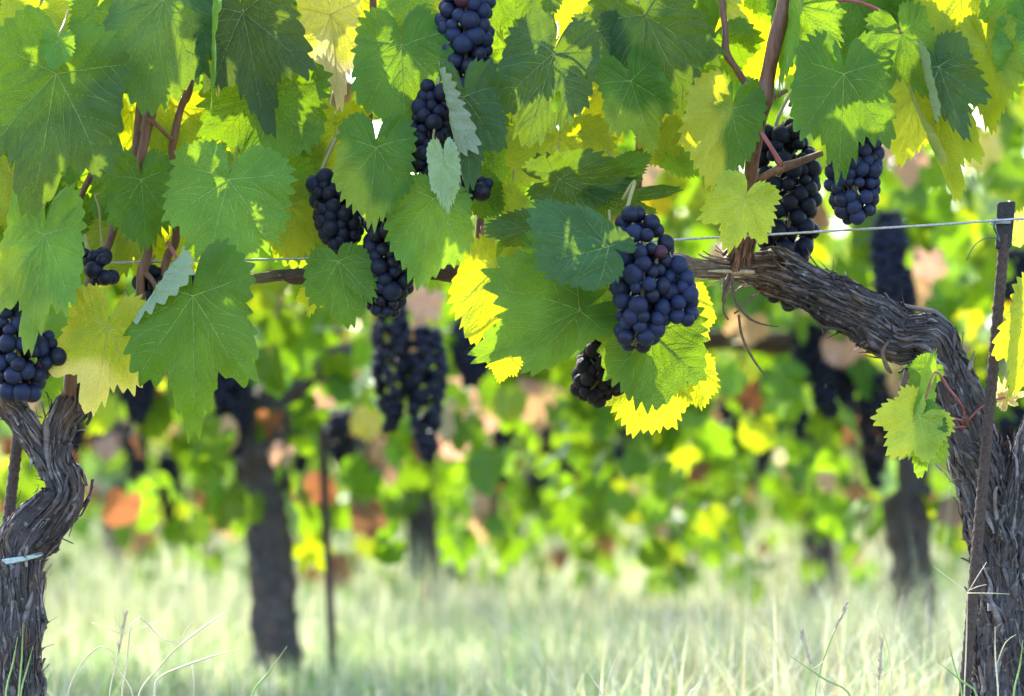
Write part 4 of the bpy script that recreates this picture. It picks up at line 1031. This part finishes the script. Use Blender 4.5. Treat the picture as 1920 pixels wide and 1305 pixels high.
FARL = random.Random(61)
FARV = [o for o in COL.objects if o.name.startswith("grapevine") and o.location.y > 5]
for (x, y, d, L, c) in [(800, 560, 5.6, 75, PNK), (775, 610, 5.6, 60, TAN), (790, 640, 5.55, 50, (.34, .18, .07)), (870, 720, 8.2, 90, PNK), (905, 690, 8.2, 80, TAN), (930, 700, 8.1, 60, YEL), (1020, 740, 8.2, 85, (.55, .38, .16)), (1075, 770, 8.2, 75, PNK),
        (690, 785, 5.8, 75, (.55, .42, .12)), (785, 790, 5.8, 90, (.42, .40, .10)), (800, 830, 5.8, 60, ORA), (1740, 485, 5.8, 80, PNK), (1715, 540, 5.8, 60, TAN), (1580, 640, 5.8, 80, PNK), (1550, 895, 5.8, 45, TAN), (1310, 880, 8.3, 50, ORA),
        (255, 730, 6, 60, ORA), (285, 740, 6, 50, ORA), (690, 650, 5.8, 80, LGT), (560, 640, 5.8, 90, GRN), (520, 700, 5.8, 70, LGT), (740, 720, 5.9, 80, YGR), (1750, 600, 5.8, 90, GRN), (1460, 700, 5.8, 95, GRN), (1420, 800, 5.9, 80, YGR),
        (1500, 560, 5.8, 60, PNK), (1400, 600, 5.9, 80, TAN), (1780, 430, 5.8, 90, LGT), (1800, 660, 5.9, 60, PNK), (640, 720, 5.9, 60, GRN), (200, 830, 8.3, 60, PNK), (530, 845, 5.8, 55, PNK), (845, 840, 8.2, 50, ORA), (720, 840, 8.3, 60, TAN)]:
    J = at(x, y, d); T = J + rand_dir(FARL, .3, .2) * (L * .68 * d / F)
    v = min(FARV, key=lambda o: (o.location - J).xy.length); Mi = v.rotation_euler.to_matrix().inverted()
    me_ = build_leaf("leaf", dict(W=FARL.uniform(.7, 1), shape=FARL.choice('AB'), wave=.12, cup=.2, ph=tuple(FARL.uniform(0, 6) for _ in range(3)), teeth=26), c, c, FARL, (T - J).length, False)
    me_ = mesh_from("leaf", me_[0], me_[1], M_LEAF_FAR, me_[2], me_[3])
    lf = bpy.data.objects.new("leaf", me_); link(lf, v)
    M = leaf_basis(J, T, FARL.gauss(0, 20)).to_4x4(); M.translation = J
    W_ = Matrix.Translation(v.location) @ v.rotation_euler.to_matrix().to_4x4(); lf.matrix_basis = W_.inverted() @ M

# ------------------------------------------------------------------ GRASS
def grass_mesh(name, n, seed, region, h0, h1, w0, w1):
    rng = np.random.default_rng(seed)
    x, y = region(rng, n); n = len(x)
    patch = np.array([mn.noise(Vector((a * 1.1, b * .9, 4.2))) for a, b in zip(x, y)])
    h = (h0 + (h1 - h0) * rng.random(n) ** 1.5) * (1 + 1.5 * patch); ang = rng.uniform(0, 2 * math.pi, n); lean = rng.gamma(2.0, .36, n)
    w = rng.uniform(w0, w1, n); dx, dy = np.cos(ang), np.sin(ang); sx, sy = -dy, dx
    ts = np.array([0, .4, .75, 1.0]); V = np.zeros((n, 7, 3)); k = 0
    for i, t in enumerate(ts):
        out = lean * h * t ** 1.8; z = h * t * np.maximum(1 - .22 * lean * t, .3)
        wid = w * (1 - t ** 1.5) * .5
        for s in ((-1, 1) if i < 3 else (0,)):
            V[:, k, 0] = x + dx * out + sx * wid * s; V[:, k, 1] = y + dy * out + sy * wid * s; V[:, k, 2] = z; k += 1
    base = np.arange(n)[:, None] * 7
    q = np.concatenate([base + np.array([0, 1, 3, 2]), base + np.array([2, 3, 5, 4])], 0).tolist()
    t3 = (base + np.array([4, 5, 6])).tolist()
    pal = np.array([(.07, .16, .045), (.17, .30, .10), (.34, .44, .24), (.56, .53, .42), (.72, .70, .62), (.36, .31, .22)])
    pr = rng.random(n) + patch * .6
    idx = np.digitize(pr, [.16, .36, .50, .70, .88]); c = pal[idx] * rng.uniform(.8, 1.2, (n, 1))
    C = np.repeat(c[:, None, :], 7, 1).reshape(-1, 3)
    return mesh_from(name, V.reshape(-1, 3), q + t3, M_GRASS, None, C)
def wedge(y0, y1):
    def f(rng, n):
        u = rng.random(n * 3); y = np.sqrt(y0 * y0 + u * (y1 * y1 - y0 * y0)); x = rng.uniform(-1, 1, n * 3) * (.18 * y + .55)
        return x[:n], y[:n]
    return f
gr = grass_mesh("grass", 60000, 1, wedge(4.1, 7.5), .03, .17, .0010, .0030)
tag(link(bpy.data.objects.new("grass", gr)), "pale sunlit meadow grass, half green and half straw, between the rows", "grass", None, "stuff")
gr = grass_mesh("grass", 46000, 2, wedge(7.5, 20), .04, .23, .003, .008)
tag(link(bpy.data.objects.new("grass", gr)), "soft blurred grass farther back under the vine rows", "grass", None, "stuff")

gr = grass_mesh("grass", 16000, 3, wedge(2.6, 4.1), .03, .10, .0012, .003)
tag(link(bpy.data.objects.new("grass", gr)), "short grass at the foot of the front row", "grass", None, "stuff")

M_STRAW = simple_material("straw", (.48, .40, .25), (.66, .60, .44), 300, .6, .3)
M_BLADE = simple_material("green_blade", (.16, .28, .06), (.26, .38, .12), 200, .5, .4)
M_SEED = simple_material("seed_head", (.30, .25, .19), (.50, .43, .34), 500, .7, .3)
def stalk(name, lines, mat, r, label, cat, d=-.02, flat=False, head=None):
    first = lines[0]; base = at(first[0][0], first[0][1], D0 + d); foot = Vector((base.x, base.y, 0))
    parts = []
    for k, ln in enumerate(lines):
        pts = [at(x, y, D0 + d + .01 * math.sin(i * 2.1 + k)) for i, (x, y) in enumerate(ln)]
        if k == 0: pts = [foot, foot.lerp(pts[0], .5)] + pts
        r_ = r * .8; rr = [r_ * (1 if k == 0 else .65)] * (len(pts) - 1) + [r * .25]
        v, f, u = tube(pts, rr, 6, .008, .2)
        parts.append((v, f, u))
    V, Fc, UV = join(parts)
    o = bpy.data.objects.new(name, mesh_from(name, local(V, foot), Fc, mat, UV)); link(o, None, foot); tag(o, label, cat, "dry and green grass stalks along the front row")
    if head:
        hp = [at(x, y, D0 + d) for x, y in head]; parts = []; rng = random.Random(len(lines) + int(first[0][0]))
        parts.append(tube(hp, [r, r * 1.6, r * 1.3, r * .4][:len(hp)], 6, .004))
        for q in range(34):
            t = rng.random(); i = min(int(t * (len(hp) - 1)), len(hp) - 2); f = t * (len(hp) - 1) - i; p = hp[i].lerp(hp[i + 1], f)
            dv = (hp[i + 1] - hp[i]).normalized() + Vector((rng.uniform(-.5, .5), rng.uniform(-.5, .5), rng.uniform(-.2, .2)))
            parts.append(tube([p, p + dv * .003, p + dv * .007], [.0006, .0009, .0002], 5, .003))
        V, Fc, UV = join(parts); link(bpy.data.objects.new("seed_head", mesh_from("seed_head", local(V, foot), Fc, M_SEED, UV)), o)
    return o
S_ = "grass_stalk"
stalk(S_, [[(228, 1310), (238, 1240), (246, 1170), (262, 1158), (285, 1178), (310, 1200), (355, 1205)]], M_STRAW, .0012, "bent white straw stalk with a sharp kink near the slim trunk", "grass stalk")
stalk(S_, [[(258, 1310), (300, 1250), (335, 1212), (390, 1170), (420, 1148)], [(335, 1212), (350, 1180), (372, 1160)]], M_STRAW, .0012, "long white straw stalk slanting up and away from the slim trunk", "grass stalk")
stalk(S_, [[(205, 1310), (218, 1240), (228, 1190)], [(228, 1190), (218, 1165), (212, 1140)], [(228, 1190), (200, 1178), (172, 1167)], [(228, 1190), (262, 1178), (300, 1164)], [(228, 1190), (250, 1172), (266, 1160)], [(228, 1190), (234, 1165), (236, 1150)]], M_STRAW, .0009, "thin stalk with a spread fan of seed spikes beside the slim trunk", "grass stalk", 0, head=[(222, 1225), (227, 1195), (232, 1165), (234, 1155)])
stalk(S_, [[(250, 1310), (225, 1260), (200, 1216)]], M_STRAW, .0010, "short straight straw leaning towards the slim trunk", "grass stalk", -.05)
stalk(S_, [[(290, 1310), (300, 1270), (370, 1240), (447, 1216)], [(360, 1243), (364, 1280), (362, 1310)]], M_STRAW, .0014, "thick pale straw lying almost level above the grass", "grass stalk", .03)
stalk(S_, [[(470, 1312), (505, 1260), (538, 1212)]], M_BLADE, .0013, "single green blade leaning away from the second-row trunk", "grass stalk", .02)
stalk(S_, [[(125, 1312), (150, 1250), (188, 1212), (215, 1225)]], M_STRAW, .0010, "small drooping straw right at the foot of the slim trunk", "grass stalk", .0)
stalk(S_, [[(10, 1310), (25, 1240), (33, 1195)]], M_BLADE, .0012, "green blade standing in front of the slim trunk, outermost", "grass stalk", -.1)
stalk(S_, [[(35, 1312), (41, 1230), (43, 1168)]], M_BLADE, .0012, "tallest green blade standing in front of the slim trunk", "grass stalk", -.1)
stalk(S_, [[(38, 1312), (52, 1250), (62, 1212)]], M_BLADE, .0011, "green blade leaning right in front of the slim trunk", "grass stalk", -.1)
stalk(S_, [[(1130, 1312), (1115, 1280), (1098, 1252)], [(1130, 1308), (1145, 1262), (1162, 1218)]], M_STRAW, .0013, "white forked straw standing alone in the middle of the grass", "grass stalk")
stalk(S_, [[(1255, 1312), (1250, 1297), (1247, 1282)]], M_STRAW, .0014, "short white straw tip beside the forked one", "grass stalk")
stalk(S_, [[(1290, 1312), (1303, 1292), (1317, 1274)]], M_STRAW, .0010, "short slanting straw between the forked straw and the stake", "grass stalk")
stalk(S_, [[(1528, 1312), (1540, 1250), (1562, 1190), (1570, 1170)]], M_BLADE, .0009, "green stem carrying a brown spindle-shaped seed head", "grass stalk", 0, head=[(1562, 1188), (1571, 1168), (1581, 1148), (1588, 1134)])
stalk(S_, [[(1548, 1312), (1524, 1255), (1505, 1192)], [(1524, 1255), (1545, 1240), (1560, 1225)]], M_STRAW, .0011, "straw stalk crossing the stem with the seed head", "grass stalk", -.03, head=[(1520, 1245), (1512, 1220), (1506, 1200), (1504, 1188)])
stalk(S_, [[(1646, 1312), (1648, 1260), (1652, 1198)], [(1648, 1265), (1635, 1262), (1630, 1266)], [(1649, 1270), (1680, 1250), (1705, 1234)]], M_STRAW, .0010, "upright straw with a slender spiky seed head and side twig", "grass stalk", 0, head=[(1648, 1275), (1650, 1250), (1651, 1225), (1652, 1200)])
stalk(S_, [[(1672, 1312), (1668, 1230), (1652, 1175), (1642, 1155), (1647, 1132)]], M_STRAW, .0009, "curved hair-thin straw bending near the leaning stake", "grass stalk", .03)
stalk(S_, [[(1598, 1312), (1540, 1270), (1478, 1228)]], M_BLADE, .0014, "long green blade lying low across the straw stalks", "grass stalk", -.05)
stalk(S_, [[(1835, 1312), (1800, 1275), (1757, 1240)]], M_BLADE, .0015, "broad green blade lying across the foot of the stake", "grass stalk", -.14)
stalk(S_, [[(1805, 1312), (1790, 1250), (1778, 1205)]], M_BLADE, .0012, "green blade rising just before the stake", "grass stalk", -.12)
stalk(S_, [[(1872, 1312), (1866, 1230), (1866, 1175)], [(1867, 1250), (1885, 1205), (1905, 1190)]], M_STRAW, .0012, "forked straw standing in front of the thick trunk", "grass stalk", -.12)
stalk(S_, [[(1900, 1312), (1912, 1250), (1918, 1200)]], M_BLADE, .0013, "green blade in front of the thick trunk", "grass stalk", -.13)
stalk(S_, [[(1808, 1312), (1812, 1200), (1814, 1112)], [(1814, 1112), (1780, 1085), (1750, 1062)], [(1814, 1112), (1830, 1085), (1850, 1054)], [(1814, 1112), (1850, 1112), (1893, 1114)], [(1814, 1108), (1832, 1100), (1850, 1096)]], M_STRAW, .0010, "dry branching stalk with spread twigs in front of the leaning stake", "grass stalk", -.12)

gr = grass_mesh("grass", 4200, 7, wedge(4.6, 15), .12, .28, .0014, .0036)
tag(link(bpy.data.objects.new("grass", gr)), "taller loose stems standing out of the meadow grass", "grass", None, "stuff")
